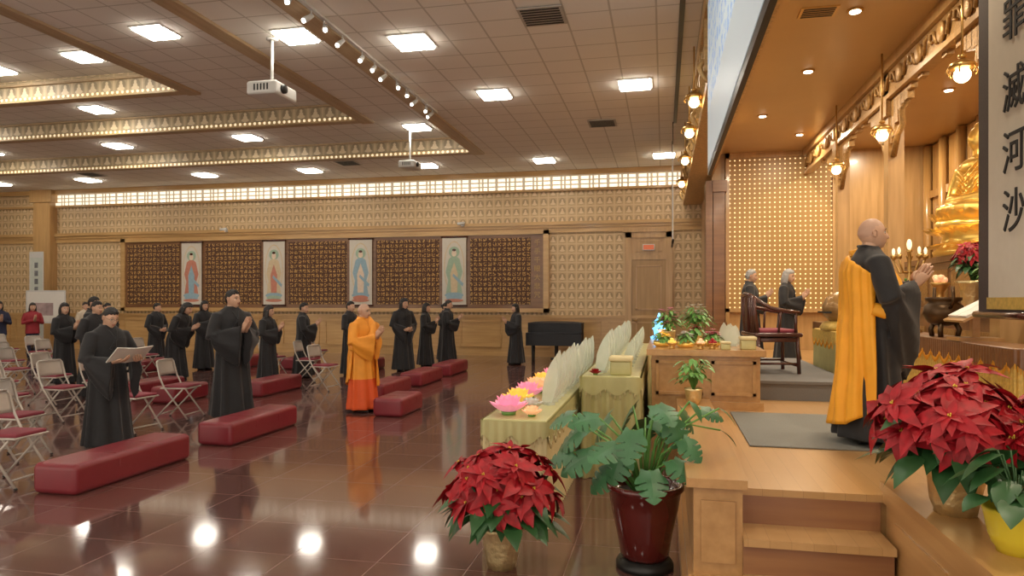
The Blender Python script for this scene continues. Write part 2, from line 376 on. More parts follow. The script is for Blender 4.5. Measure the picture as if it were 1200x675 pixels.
b.obj('projection_screen',[SCREEN,SCR2,BLKM])
b=MB(); b.box((.185,15.5,3.0),(.2,17.3,5.05),0); b.tube([(.19,15.45,2.98),(.19,17.35,2.98)],.025,8,1); b.tube([(.19,15.5,5.05),(.19,15.5,5.53)],.008,6,1); b.tube([(.19,17.3,5.05),(.19,17.3,5.53)],.008,6,1)
b.obj('hanging_screen',[WHP,BLKM])
# ============================================================ far wall dressing
b=MB()
xa,xb=-18.06,-3.45; yb=YW-.1
b.box((xa,yb,1.42),(xb,YW,3.68),0)
for q in(((xa-.1,1.32),(xb+.1,1.44)),((xa-.1,3.66),(xb+.1,3.78)),((xa-.1,1.32),(xa+.06,3.78)),((xb-.06,1.32),(xb+.1,3.78))):
    b.box((q[0][0],yb-.06,q[0][1]),(q[1][0],YW,q[1][1]),1)
cs=[-15.4,-12.36,-9.34,-6.27]
edges=[xa+.15]+sum([[c-.5,c+.5] for c in cs],[])+[xb-.45]
for i in range(0,len(edges),2):
    b.box((edges[i],yb-.02,1.56),(edges[i+1],yb,3.56),2)
b.obj('sutra_wall_board',[BRW,GOLDW,SUTRA])
PC=[simple('painted_vermilion',(.55,.22,.15),.7),simple('painted_blue',(.28,.42,.50),.7),simple('painted_green',(.34,.46,.34),.7),simple('painted_ochre',(.62,.50,.32),.7),simple('painted_face',(.74,.60,.46),.7)]
for k,c in enumerate(cs):
    m=MB(); y=yb-.05; m.box((-.38,-.01,1.52),(.38,0,3.62),0)
    m.tube([(-.42,-.01,3.62),(.42,-.01,3.62)],.03,8,6); m.tube([(-.42,-.01,1.52),(.42,-.01,1.52)],.03,8,6)
    def disc(cx,cz,rx,rz,mi,yy,n=20): m.poly([V((cx+rx*cos(2*pi*i/n),yy,cz+rz*sin(2*pi*i/n))) for i in range(n)],mi)
    disc(0,2.7,.33,.80,3,-.013); disc(0,2.7,.30,.76,0,-.0135); disc(0,3.16,.17,.17,2,-.014)
    c1=(1,3,4,2)[k]
    m.poly([V((px,-.016,pz)) for px,pz in((-.26,1.9),(.26,1.9),(.19,2.3),(.27,2.55),(.17,2.95),(.07,3.02),(-.07,3.02),(-.17,2.95),(-.27,2.55),(-.19,2.3))],c1)
    m.poly([V((px,-.018,pz)) for px,pz in((-.1,1.92),(.1,1.92),(.12,2.5),(0,2.85),(-.12,2.5))],(4,1,5,3)[k])
    m.poly([V((px,-.02,pz)) for px,pz in((-.02,2.5),(.3,2.2),(.27,2.1),(-.05,2.42))],4)
    disc(0,3.12,.08,.1,5,-.02); disc(0,3.22,.06,.04,6,-.022); disc(0,1.84,.30,.09,4,-.018); disc(0,1.76,.26,.08,(4,2,1,4)[k],-.02); disc(0,1.68,.3,.05,1,-.021)
    m.obj('painted_buddha_scroll',[LBEI]+[PC[0],PC[2],PC[3],PC[1],PC[4],ROSE],None,(c,y,0))
def text(s,size,M,name,mat,parent,ext=.004):
    cu=D.curves.new(name,'FONT'); cu.body=s; cu.size=size; cu.extrude=ext; cu.align_x='CENTER'; cu.align_y='CENTER'
    o=D.objects.new(name,cu); COL.objects.link(o); o.matrix_world=M; cu.materials.append(mat)
    dg=bpy.context.evaluated_depsgraph_get(); me=D.meshes.new_from_object(o.evaluated_get(dg)); D.objects.remove(o)
    o=D.objects.new(name,me); COL.objects.link(o); o.matrix_world=M
    if parent: o.parent=parent
    return o
def RM(cols,loc):
    M=Matrix.Identity(4)
    for i,c in enumerate(cols):
        for j in range(3): M[j][i]=c[j]
    M.translation=loc; return M
GT=simple('gilt_lettering',(.5,.30,.10),.5,.3)
e=empty('gilt_title_inscription')
for i,ch in enumerate('千手千眼大悲咒'): text(ch,.2,RM(((1,0,0),(0,0,1),(0,-1,0)),V((-3.70,yb-.01,3.40-i*.26))),'character_%d'%(i+1),GT,e)
b=MB(); b.box((-1.1,YW-.12,0),(-.92,YW,3.7)); b.box((.06,YW-.12,0),(.24,YW,3.7)); b.box((-1.1,YW-.12,3.5),(.24,YW,3.7)); b.box((-1.16,YW-.16,3.66),(.3,YW,3.76)); b.box((-.92,YW-.1,2.86),(.06,YW,2.98))
b.box((-.92,YW-.07,0),(.06,YW,2.9),1); b.box((-.92,YW-.07,2.9),(.06,YW,3.5),0)
for z0,z1 in((.25,1.25),(1.4,2.7),(3.08,3.42)):
    b.box((-.8,YW-.09,z0),(-.06,YW-.06,z0+.04)); b.box((-.8,YW-.09,z1-.04),(-.06,YW-.06,z1)); b.box((-.8,YW-.09,z0),(-.76,YW-.06,z1)); b.box((-.1,YW-.09,z0),(-.06,YW-.06,z1))
b.tube([(-.86,YW-.1,1.1),(-.86,YW-.14,1.1),(-.76,YW-.14,1.1)],.015,8,2)
b.obj('door_1',[GOLDWV,wood('door_wood',(.34,.19,.06),(.44,.26,.085),.35,2),BRASS])
b=MB(); b.box((-.6,YW-.2,3.12),(-.26,YW-.13,3.3),0); b.box((-.58,YW-.205,3.14),(-.28,YW-.2,3.28),1); b.box((-.48,YW-.14,3.18),(-.4,YW-.06,3.24),0); b.obj('exit_sign',[WHP,EXITM])
for x in(-14.1,-6.0):
    m=MB(); m.box((-.05,-.04,-.05),(.05,0,.05)); m.tube([(0,-.02,0),(0,-.14,.02)],.015,6); m.tube([(-.12,-.18,.01),(.1,-.14,.03)],[.04,.045],10); m.obj('security_camera',[WHP],None,(x,YW-.14,3.99))
b=MB(); b.box((-.75,-.02,.95),(.75,.0,2.0),0); b.box((-.7,-.025,1.0),(.7,-.02,1.95),1); b.tube([(-.55,.02,0),(-.5,.02,1.9)],.02,6,2); b.tube([(.55,.02,0),(.5,.02,1.9)],.02,6,2); b.tube([(0,.5,0),(0,.02,1.8)],.02,6,2)
b.box((-.5,-.03,1.2),(.3,-.025,1.6),3); b.obj('display_board',[WHP,PAPER,BLKM,simple('poster_print',(.4,.3,.3),.7,0,.6,5)],None,(-19.2,18.6,0))
b=MB(); b.box((-.28,-.01,.35),(.28,0,3.3),0); b.box((-.24,-.014,.5),(.24,-.01,3.1),1); b.tube([(0,.02,0.05),(0,.02,3.3)],.02,6,2); b.rbox((0,.0,.06),(.6,.3,.1),.03,2)
for k in range(8): b.rbox((0,-.016,2.85-k*.27),(.14,.004,.18),.0018,3,None,2)
b.obj('standing_banner',[WHP,simple('pale_print',(.55,.6,.55),.6,0,.1),BLKM,simple('poster_text',(.18,.19,.2),.7,0,.8,6)],None,(-20.4,19.4,0))
b=MB()
out=[(-.72,-.55),(.72,-.55),(.74,-.1),(.62,.2),(.42,.55),(.15,.95),(-.2,1.05),(-.55,.95),(-.72,.6)]
def ext(m,out,z0,z1,mi=0,fl=0,N=1):
    rings=[]; pts=[]
    for i in range(len(out)):
        a=V((*out[i],0)); c=V((*out[(i+1)%len(out)],0))
        for k in range(N): pts.append(a.lerp(c,k/N))
    for z,g in((z0,fl),(z0+(z1-z0)*.5,fl*.5),(z1-.03,0),(z1,-.02)):
        rings.append([V((p.x*(1+g*sin(i*1.7)) ,p.y*(1+g*sin(i*1.7)),z)) for i,p in enumerate(pts)])
    m.loft(rings,mi,smooth=False)
ext(b,out,.50,1.08,0,.03,5); ext(b,[(-.74,-.75),(.74,-.75),(.74,-.5),(-.74,-.5)],.48,.82,0,.0,3)
for q in((-.6,-.4),(.6,-.4),(-.15,.8)): b.tube([(q[0],q[1],.65),(q[0],q[1],.1),(q[0],q[1],0.0)],[.06,.045,.05],10,1)
b.tube([(0,-.3,.64),(0,-.35,.12)],.03,8,1); b.box((-.12,-.42,.08),(.12,-.3,.14),1)
b.obj('covered_grand_piano',[simple('piano_cover',(.012,.014,.02),.6),BLKM],None,(-2.85,19.0,0))
# ============================================================ STAGE
RIS=wood('riser_wood',(.24,.10,.045),(.34,.16,.065),.3,0)
b=MB(); b.box((.42,4.25,0),(5.58,16.28,.56),1); b.box((.42,4.22,.56),(5.58,16.28,.6),0)
b.obj('stage_platform',[STF,STW])
b=MB()
b.box((.42,3.97,0),(1.17,4.25,.37),1); b.box((.42,3.93,.36),(1.17,4.22,.4),0)
b.box((.42,3.68,0),(1.17,3.97,.17),1); b.box((.42,3.64,.16),(1.17,3.97,.2),0); b.box((.42,4.215,.40),(1.17,4.25,.56),1)
b.obj('stage_steps',[STF,RIS])
b=MB(); b.box((.16,4.0,0),(.42,7.13,.66)); b.box((.12,3.94,.66),(.44,7.13,.71)); b.box((.10,3.92,0),(.42,7.13,.12)); b.box((.13,3.96,.12),(.42,7.13,.17)); b.box((.10,9.27,0),(.42,16.3,.7))
b.box((.2,3.985,.24),(.38,4.0,.58)); b.obj('stage_parapet',[STW])
b=MB(); b.box((1.2,2.3,0),(2.6,4.22,.63)); b.box((1.17,2.26,.63),(2.6,4.22,.68)); b.box((1.175,2.28,.0),(2.6,4.22,.12)); b.box((1.185,2.27,.56),(2.6,4.22,.63))
for k in range(2): b.box((1.19,2.5+k*.85,.18),(1.2,3.2+k*.85,.5))
b.obj('plant_ledge',[STW])
b=MB(); b.rbox((1.2,6.22,.607),(1.16,1.6,.012),.005); b.obj('floor_mat',[GREYC])
b=MB(); b.box((.95,8.0,.601),(1.95,11.2,.80),0); b.box((.93,7.98,.78),(1.97,11.2,.81),0); b.obj('carpeted_dais',[simple('dais_carpet',(.17,.165,.16),.95,0,.15,90)])
b=MB(); b.box((-.12,7.2,0),(.42,9.2,1.13)); b.box((.42,7.2,.601),(.92,9.2,1.13)); b.box((-.17,7.14,1.13),(.97,9.25,1.19)); b.box((.425,7.16,.601),(.95,7.2,.68))
for x0,x1 in((-.08,.38),(.46,.88)):
    b.box((x0,7.18,.74),(x0+.03,7.2,1.08)); b.box((x1-.03,7.18,.74),(x1,7.2,1.08)); b.box((x0,7.18,.74),(x1,7.2,.77)); b.box((x0,7.18,1.05),(x1,7.2,1.08))
b.obj('wooden_altar_cabinet',[STW])
b=MB(); b.box((1.42,16.22,1.5),(3.55,16.3,4.82),0)
for q in((1.34,1.42),(3.55,3.63)): b.box((q[0],16.18,.61),(q[1],16.3,4.94),1)
b.box((1.34,16.18,4.82),(3.63,16.3,4.94),1); b.box((1.34,16.18,1.42),(3.63,16.3,1.5),1)
b.obj('buddha_light_panel',[DOTS,GOLDWV])
b=MB(); b.box((3.0,4,4.45),(3.12,16.15,4.94),0); b.box((2.94,4,4.8),(3.12,16.15,4.94),1); b.box((2.96,4,4.42),(3.12,16.15,4.48),1)
posts=[13.4,10.55,7.3,4.4]
y=4.3
while y<15.5:
    b.ell((2.97,y,4.63),(.035,.10,.12),12,8,0)
    b.tube([(2.98,y+.14,4.55),(2.97,y+.22,4.70),(2.97,y+.32,4.72),(2.97,y+.34,4.62),(2.97,y+.27,4.60)],.022,6,0)
    b.tube([(2.98,y+.56,4.55),(2.97,y+.48,4.70),(2.97,y+.40,4.72)],.022,6,0); y+=.7
for y in posts:
    b.box((3.0,y-.10,.6),(3.2,y+.10,4.9),1); b.box((2.95,y-.15,.6),(3.22,y+.15,1.0),1); b.box((2.96,y-.14,4.2),(3.2,y+.14,4.42),0)
    for sg in(1,-1):
        for k in range(10):
            t=k/9; zz=4.42-.60*(1-t)**2-.05*sin(t*14)
            b.box((3.02,y+sg*(.1+t*1.15)-.07,zz),(3.10,y+sg*(.1+t*1.15)+.07,4.45),0)
        b.tube([(3.06,y+sg*.12,3.65),(3.06,y+sg*.3,3.90),(3.06,y+sg*.5,4.0),(3.06,y+sg*.45,4.2),(3.06,y+sg*.8,4.30)],.04,6,0)
b.obj('carved_altar_canopy',[CARV,GOLDWV])
b=MB()
for i in range(14):
    y=4.5+i*.85; b.box((5.45,y,.6),(5.58,y+.5,4.9)); b.tube([(5.4,y+.62,.6),(5.4,y+.62,4.9)],.09,12)
b.box((5.4,4,3.8),(5.58,16.25,3.95)); b.obj('altar_back_panelling',[wood('altar_panel',(.36,.19,.06),(.52,.30,.10),.25,2)])
def lamp(x,y,z,zt):
    e=empty('hanging_brass_lamp',(x,y,z)); m=MB()
    m.tube([(0,0,.12),(0,0,zt-z)],.012,6); m.lathe([(.02,.16),(.05,.14),(.11,.11),(.13,.07),(.10,.06),(.03,.05)],n=20)
    for k in range(6): a=k*pi/3; m.tube([(.12*cos(a),.12*sin(a),.08),(.14*cos(a),.14*sin(a),.03),(.12*cos(a),.12*sin(a),.0)],.008,5)
    m.lathe([(.02,.2),(.04,.19),(.04,.17),(.02,.16)],n=12)
    m.obj('fixture',[BRASS],e); m=MB(); m.ell((0,0,0),(.075,.075,.075),16,10); m.obj('globe',[BULB],e)
for d in(11.7,9.25,6.76,4.6): lamp(2.82,d/.9772+.62,3.86,4.94)
for y in(17.5,14.6,12.2,10.3): lamp(.42,y,4.5,5.3)
b=MB(); b2=[(1.9,3.2),(1.9,6.2),(2.1,8.5),(2.0,10.6),(1.7,13.0),(2.6,14.6),(4.3,6),(4.3,9),(4.3,12),(4.3,15)]
for x,y in b2: b.lathe([(.09,4.925),(.09,4.94)],(x,y,0),20,1); b.lathe([(.06,4.915),(.06,4.926)],(x,y,0),20,0)
b.obj('recessed_downlights',[DOWN,BRASS])
for x,y in b2:
    l=D.lights.new('downlight_lamp','AREA'); l.shape='DISK'; l.size=.16; l.energy=42 if x<4 else 62; l.color=(1,.84,.62); o=D.objects.new('downlight_lamp',l); COL.objects.link(o); o.location=(x,y,4.90)
b=MB(); b.box((1.5,8.3,4.925),(1.9,8.6,4.94)); 
for k in range(5): b.box((1.53,8.33+k*.055,4.92),(1.87,8.35+k*.055,4.925),1)
b.obj('stage_air_vent',[BRASS,BLKM])
e=empty('calligraphy_banner'); m=MB(); m.box((2.2,4.6,1.58),(2.215,5.6,4.94),1); m.box((2.19,4.78,1.7),(2.2,5.42,4.94),0); m.tube([(2.2,4.55,1.58),(2.2,5.65,1.58)],.025,8,2); m.box((2.19,4.75,1.62),(2.199,5.45,1.7),3)
m.obj('banner_cloth',[LBEI,DBR,ROSE,GCLO],e)
INK=simple('black_ink',(.01,.01,.012),.7)
for i,(ch,z) in enumerate(zip('業罪滅河沙',(3.95,3.48,3.02,2.62,2.24))):
    text(ch,.30,RM(((0,-1,0),(0,0,1),(-1,0,0)),V((2.186,5.06,z))),'character_%d'%(i+1),INK,e)
def cloth_table(name,x0,x1,y0,y1,z0,z1,mats,pl=.07,amp=.016,scal=True):
    e=empty(name,((x0+x1)/2,(y0+y1)/2,z0)); hx=(x1-x0)/2; hy=(y1-y0)/2; H=z1-z0
    m=MB(); m.rbox((0,0,H-.02),(2*hx,2*hy,.04),.012,0); m.obj('table_top',[mats[1]],e)
    per=[]; cor=[(-hx,-hy),(hx,-hy),(hx,hy),(-hx,hy)]
    for i in range(4):
        a=V(cor[i]); c=V(cor[(i+1)%4]); L=(c-a).length; n=max(4,int(L/(pl/5)))
        nr=V(((c-a).y,-(c-a).x)).normalized()
        for k in range(n):
            per.append((a.lerp(c,k/n),nr,sin(2*pi*(L*k/n)/pl),L*k/n))
    rings=[]
    for t in(0,.1,.35,.7,1):
        rings.append([V((*(p+nr*(amp*(.2+t)*s_)),H-.045-t*(H-.05))) for p,nr,s_,u in per])
    m=MB(); m.loft(rings,0,caps=False); m.obj('pleated_skirt',[mats[0]],e)
    m=MB(); rings=[]
    for t in(0,.5,1):
        rings.append([V((*(p+nr*(.02+.004*s_)),H-.01-t*(.10+(.07*abs(sin(u*pi/.22)) if scal else 0)))) for i,(p,nr,s_,u) in enumerate(per)])
    m.loft(rings,0,caps=False); 
    if scal:
        for p,nr,s_,u in per[::2]:
            zb=H-.11-.07*abs(sin(u*pi/.22)); q=p+nr*.02; m.tube([(q.x,q.y,zb),(q.x,q.y,zb-.045)],.003,4,1)
    m.obj('valance',[mats[1],mats[2] if len(mats)>2 else mats[1]],e)
    return e
cloth_table('offering_table',-1.32,-.84,5.05,9.2,0,.80,(CREAM,SATIN,CREAM))
cloth_table('offering_table',-.76,-.22,6.6,11.8,0,.97,(SATIN,SATIN,CREAM),.11,.03)
cloth_table('altar_table',2.55,2.9,5.9,13,.6,1.32,(GCLO,BRW,YELL),.05)
cloth_table('altar_table',2.02,2.45,9.1,10.3,.6,1.30,(SATIN,GCLO,YELL),.05)
def plaque(m,x,y,z,rz,h,w=.11,lean=.1,mi=0,roll=0):
    prof=[(-.32,0),(-.5,.2),(-.55,.42),(-.45,.64),(-.28,.82),(-.1,.94),(0,1.0),(.1,.94),(.28,.82),(.45,.64),(.55,.42),(.5,.2),(.32,0)]
    T=Matrix.Translation((x,y,z))@Matrix.Rotation(rz,4,'Z')@Matrix.Rotation(lean,4,'X')@Matrix.Rotation(roll,4,'Y')
    a=[T@V((px*w,-.005,pz*h)) for px,pz in prof]; c=[T@V((px*w,.005,pz*h)) for px,pz in prof]
    m.loft([a,c],mi,smooth=False); m.cbox((x,y,z+.012),(w*.9,.06,.024),mi,rz)
m=MB()
for i in range(18):
    y=5.85+i*.185; plaque(m,-.97,y,.80,-.75,.42+.04*sin(i*2.1),.17,-.12,0,.16+.06*sin(i*3.3))
m.obj('memorial_plaques',[ACR])
m=MB()
for i in range(23):
    y=6.95+i*.21; plaque(m,-.62,y,.97,-.75,.39+.03*sin(i*1.7),.16,-.12,0,.16+.06*sin(i*2.7))
    if i%2 and i>1: plaque(m,-.38,y,.97,-.75,.30,.13,-.12,0,.12)
m.obj('memorial_plaques',[ACR])
m=MB()
for i in range(5): plaque(m,.72+.05*(i%2),7.8+i*.3,1.19,-.3,.22,.10,-.1)
m.obj('memorial_plaques',[ACR])
def lotus(x,y,z,r,mats):
    m=MB()
    for k,(n,el,L) in enumerate(((10,.25,1.0),(9,.75,.95),(8,1.15,.85),(5,1.4,.6))):
        for i in range(n):
            a=2*pi*i/n+k*.35; d=V((cos(a)*cos(el),sin(a)*cos(el),sin(el)))
            m.leaf((.15*r*cos(a),.15*r*sin(a),.12*r),d,V((-cos(a)*sin(el),-sin(a)*sin(el),cos(el))),L*r,r*.62,-.3,0,5,.5)
    m.lathe([(.35*r,0),(.4*r,.03),(.25*r,.12*r),(.1*r,.14*r)],n=16,mi=1)
    return m.obj('lotus_lamp',mats,None,(x,y,z))
for q in((-1.17,5.27,.8,.15,PINK),(-.98,5.22,.8,.08,PEACH),(-1.04,5.52,.8,.10,WFLO),(-1.2,5.78,.8,.14,YELO),(-1.19,6.15,.8,.15,PINK),(-1.18,6.55,.8,.15,PEACH),(-1.19,7.0,.8,.15,YELO),(-1.18,7.5,.8,.15,PINK),(-1.18,8.1,.8,.14,WFLO),(-.64,6.70,.97,.06,RED)):
    lotus(*q[:4],[q[4],GRN3])
# ============================================================ PLANTS
def poinsettia(name,loc,R,H,zc,pot,n=34,seed=1,potmat=FOIL):
    rd=random.Random(seed); e=empty(name,loc); m=MB()
    pp=[(.085,0),(.10,.06),(.115,.16),(.135,.24),(.155,.27),(.13,.265),(.105,.22),(.0,.21)]
    pp=[(r*pot,z*pot) for r,z in pp]
    m.lathe(pp,n=40,mod=lambda t,z:1+.05*sin(9*t+z*30)+.03*sin(17*t-z*40)); m.obj('pot',[potmat],e)
    m=MB(); top=pot*.22; shp=lambda t: (sin(pi*t**.78)**1.1 if 0<t<1 else .01)
    for i in range(n):
        gz=(i+.5)/n; a=i*2.39996+rd.uniform(-.2,.2); el=math.asin(max(.0,1-gz*1.02))
        rr=cos(el); jr=rd.uniform(.70,1.12)
        p=V((R*.76*rr*cos(a)*jr,R*.76*rr*sin(a)*jr,zc+H*sin(el)*.8*jr-.05))
        nrm=V((rr*cos(a)*1.0+rd.uniform(-.35,.35),rr*sin(a)*1.0+rd.uniform(-.35,.35),sin(el)*.8+.5)).normalized()
        m.tube([(0,0,top),(p.x*.4,p.y*.4,zc*.6+top*.4),tuple(p)],.006,5,1)
        t1=nrm.orthogonal().normalized(); t2=nrm.cross(t1); a0=rd.uniform(0,6)
        sc=R/.40*rd.uniform(.8,1.2)
        for ring,(cnt,L,lift) in enumerate(((5,.145,-.05),(5,.115,.15),(4,.07,.45))):
            for k in range(cnt):
                b_=a0+2*pi*k/cnt+ring*.6+rd.uniform(-.2,.2); d=(t1*cos(b_)+t2*sin(b_)+nrm*(lift+rd.uniform(-.18,.18))).normalized()
                l=L*sc*rd.uniform(.75,1.2)
                tw=nrm+(t1*rd.uniform(-.4,.4)+t2*rd.uniform(-.4,.4))
                m.leaf(p,d,tw,l,l*.44,rd.uniform(.05,.55),0,6,.28,shp)
        for k in range(3): 
            b_=a0+k*2.1; q=p+nrm*.010+(t1*cos(b_)+t2*sin(b_))*.006; m.ell(q,(.004,.004,.006),5,4,2)
    for i in range(52):
        a=i*2.4; r0=R*rd.uniform(.3,.95); z=zc+rd.uniform(-.18,.04); d=V((cos(a),sin(a),rd.uniform(-.6,.1)))
        m.leaf((cos(a)*r0*.6,sin(a)*r0*.6,z),d,(0,0,1),R*.5,R*.27,.35,1,5,.2,shp)
    m.obj('foliage',[RED,GRN,YCEN],e); return e
poinsettia('potted_poinsettia',(-1.0,4.3,0),.44,.38,.48,1.0,46,1)
poinsettia('potted_poinsettia',(1.34,3.66,.68),.44,.34,.43,1.0,50,2)
poinsettia('potted_poinsettia',(1.80,3.42,.68),.38,.36,.45,1.0,40,5)
def mleaf(m,base,d,up,L,mi=0,rd=random):
    d=V(d).normalized(); up=V(up); up=(up-d*up.dot(d)).normalized(); side=d.cross(up); W=L*.46
    def P(t,w): return V(base)+d*(L*t)+side*w-up*(.28*L*t*t+.35*abs(w)**1.6*2)
    N=24; prof=lambda t: W*(sin(pi*min(1,(t*.93+.07))**.75))**.7
    for sg in(1,-1):
        vs=[];fs=[]
        for i in range(N+1):
            t=i/N; w=prof(t)*sg
            cut=.42 if (i%5==4 and 4<i<22) else 1.0
            vs+=[P(t,0),P(t,w*.4),P(t+.05*(1-t) if i>0 else -.08,w*cut*.75),P(t+.09*(1-t) if i>0 else -.12,w*cut)]
        for i in range(N):
            o=i*4
            for k in range(3): fs.append((o+k,o+k+1,o+k+5,o+k+4))
        m.add(vs,fs,mi,True)
def monstera(loc):
    rd=random.Random(11); e=empty('potted_monstera',loc); m=MB()
    m.lathe([(.13,.06),(.15,.08),(.17,.2),(.21,.38),(.225,.48),(.245,.50),(.245,.53),(.22,.53),(.205,.5),(.2,.47),(0,.47)],n=36,mi=0)
    m.lathe([(.19,.47),(0,.475)],n=24,mi=2); m.lathe([(.18,.0),(.18,.03),(.16,.06),(.1,.062)],n=28,mi=1)
    for k in range(4): a=k*pi/2+.4; m.tube([(.15*cos(a),.15*sin(a),.06),(.17*cos(a),.17*sin(a),0.012)],.012,6,1)
    m.obj('pot_and_stand',[POTR,BLKM,SOIL],e); m=MB()
    lv=[(-.42,-.1,.72,.25),(-.2,-.25,.80,.24),(.05,-.3,.66,.22),(.2,-.1,.95,.22),(-.1,.1,1.0,.25),(-.3,.15,.93,.25),(.3,.1,.98,.18),(.46,.0,1.0,.15),(.05,.0,.92,.24),(.22,-.25,.72,.2),(-.5,.05,.86,.26),(.0,.3,.9,.25),(-.08,-.3,.9,.22),(.15,.2,.82,.22),(-.25,-.05,.62,.22),(.32,-.12,.7,.18),(-.6,.0,.7,.2),(-.62,.12,.93,.2),(-.36,-.2,.95,.2),(.1,-.15,1.04,.2),(-.15,-.1,.75,.24),(.3,-.2,.84,.17)]
    for x,y,z,L in lv:
        p=V((x*.75,y*.75,z)); m.tube([(x*.08,y*.08,.46),(x*.35,y*.35,.46+(z-.46)*.7),(p.x,p.y,p.z)],[.009,.008,.006],6,1)
        dd=V((x,y,rd.uniform(-.35,.0)))
        up=V((x*.6+rd.uniform(-.2,.2),y*.6-.45,.75)); mleaf(m,p,dd,up,L)
    for x,y,z in((.50,-.05,1.02),(.52,.1,.86),(.3,-.2,1.08)):
        m.tube([(0,0,.46),(x*.5,y*.5,.9),(x*.9,y,z)],.006,6,1); m.leaf((x*.9,y,z),(x,y,-.3),(0,0,1),.14,.07,.3,0)
    m.obj('foliage',[GRN2,GRN3],e)
monstera((-.12,4.5,0))
def leafy(name,loc,potp,potmat,n,L,W,H,seed,mat=GRN2,fl=None,fs=.05):
    rd=random.Random(seed); e=empty(name,loc); m=MB(); m.lathe(potp,n=28); m.obj('pot',[potmat],e); m=MB(); zt=potp[-1][1]
    for i in range(n):
        a=i*2.4; el=rd.uniform(.3,1.3); d=V((cos(a)*cos(el),sin(a)*cos(el),sin(el))); h=H*rd.uniform(.5,1)
        p=V((d.x*h*.6,d.y*h*.6,zt+h*sin(el))); m.tube([(0,0,zt-.02),(p.x*.5,p.y*.5,zt+h*.6),tuple(p)],.004,5,0)
        m.leaf(p,(d.x,d.y,-.1),(0,0,1),L*rd.uniform(.7,1.1),W,.4,0,5,.2)
        if fl and i%2==0:
            q=p+V((0,0,.02))
            for k in range(7): m.leaf(q,(cos(k*.9),sin(k*.9),.5),(0,0,1),fs,fs*.6,.2,1,4)
    m.obj('foliage',[mat]+([fl] if fl else []),e)
leafy('potted_philodendron',(1.37,3.14,.68),[(.07,0),(.075,.02),(.085,.03),(.10,.07),(.115,.15),(.12,.17),(.11,.18),(.1,.15)],YPOT,26,.16,.10,.27,3,GRN)
WP=[(.05,0),(.07,.05),(.08,.13),(.085,.15),(.075,.14)]; LP=[(.06,0),(.09,.02),(.09,.06),(.08,.05)]
leafy('potted_ivy',(.27,6.75,.71),WP,FOIL,50,.10,.045,.33,4,GRN3)
leafy('flower_arrangement',(.05,8.2,1.19),WP,FOIL,60,.10,.04,.26,5,GRN3,PINKF)
leafy('flower_arrangement',(.38,8.6,1.19),WP,FOIL,70,.12,.04,.30,6,GRN3,WFLO)
leafy('flower_arrangement',(.22,7.5,1.19),LP,GOLD,46,.09,.035,.12,8,GRN3,WFLO,.04)
leafy('flower_arrangement',(.50,7.75,1.19),LP,GOLD,46,.09,.035,.13,12,GRN3,PINKF,.04)
leafy('flower_arrangement',(-.02,7.6,1.19),LP,GOLD,36,.09,.035,.12,13,GRN3,YELO,.04)
leafy('flower_arrangement',(.34,8.05,1.19),LP,GOLD,46,.10,.035,.18,15,GRN3,RED,.04)
b=MB(); b.lathe([(.10,0),(.11,.03),(.06,.05),(.07,.12),(.09,.13),(.05,.16),(.055,.21),(.07,.22),(.03,.26),(.008,.33)],n=8); b.obj('blue_crystal_pagoda',[BLUE],None,(-.06,9.05,1.19))
for x,y,z,s in((-.40,6.78,.97,1.1),(.82,7.35,1.19,.8),(.60,7.27,1.19,.5)):
    b=MB(); b.rbox((0,0,.06*s),(.18*s,.2*s,.12*s),.015*s,0); b.rbox((0,0,.14*s),(.2*s,.22*s,.04*s),.012*s,1); b.obj('gift_box',[SATIN,CREAM],None,(x,y,z))
for x,y,mt in((.08,7.28,YELO),(.36,7.27,PEACH),(.48,7.35,RED)):
    b=MB(); b.lathe([(.03,0),(.035,.01),(.02,.02),(.05,.05),(.055,.06),(.045,.055)],n=20)
    for k in range(5): b.ell((.025*cos(k*1.26),.025*sin(k*1.26),.065),(.02,.02,.02),10,8,1)
    b.ell((0,0,.09),(.02,.02,.02),10,8,1); b.obj('offering_bowl',[BRASS,mt],None,(x,y,1.19))
def armchair(loc,rz):
    m=MB(); w=.30; dp=.25
    for sx in(1,-1):
        for sy in(1,-1): m.tube([(sx*dp*.95,sy*w,0),(sx*dp*.9,sy*w*.95,.45)],.024,8)
    m.rbox((0,0,.46),(.56,.64,.05),.02); m.rbox((0,0,.40),(.5,.58,.05),.01)
    m.tube([(-.23,.29,.45),(-.27,.28,.75),(-.27,.26,.9)],.02,8); m.tube([(-.23,-.29,.45),(-.27,-.28,.75),(-.27,-.26,.9)],.02,8)
    m.tube([(.24,.30,.72),(.1,.32,.74),(-.1,.32,.78),(-.22,.28,.86),(-.29,.15,.93),(-.31,0,.95),(-.29,-.15,.93),(-.22,-.28,.86),(-.1,-.32,.78),(.1,-.32,.74),(.24,-.30,.72)],.024,8)
    for sy in(1,-1):
        m.tube([(.2,sy*.29,.46),(.2,sy*.31,.73)],.018,8); m.tube([(.0,sy*.29,.46),(.02,sy*.32,.75)],.014,8); m.tube([(.22,sy*w,.12),(-.22,sy*w,.12)],.014,6)
    for k in range(-3,4): m.tube([(-.25,k*.075,.47),(-.29,k*.075,.93)],.013,6)
    m.box((-.3,-.06,.5),(-.275,.06,.92)); m.tube([(.22,-w,.1),(.22,w,.1)],.016,6); m.tube([(-.22,-w,.16),(-.22,w,.16)],.016,6)
    m.rbox((.0,0,.5),(.44,.5,.05),.02,1)
    m.obj('rosewood_armchair',[ROSE,MSEAT],None,loc,rz)
armchair((1.28,9.05,.81),.15)
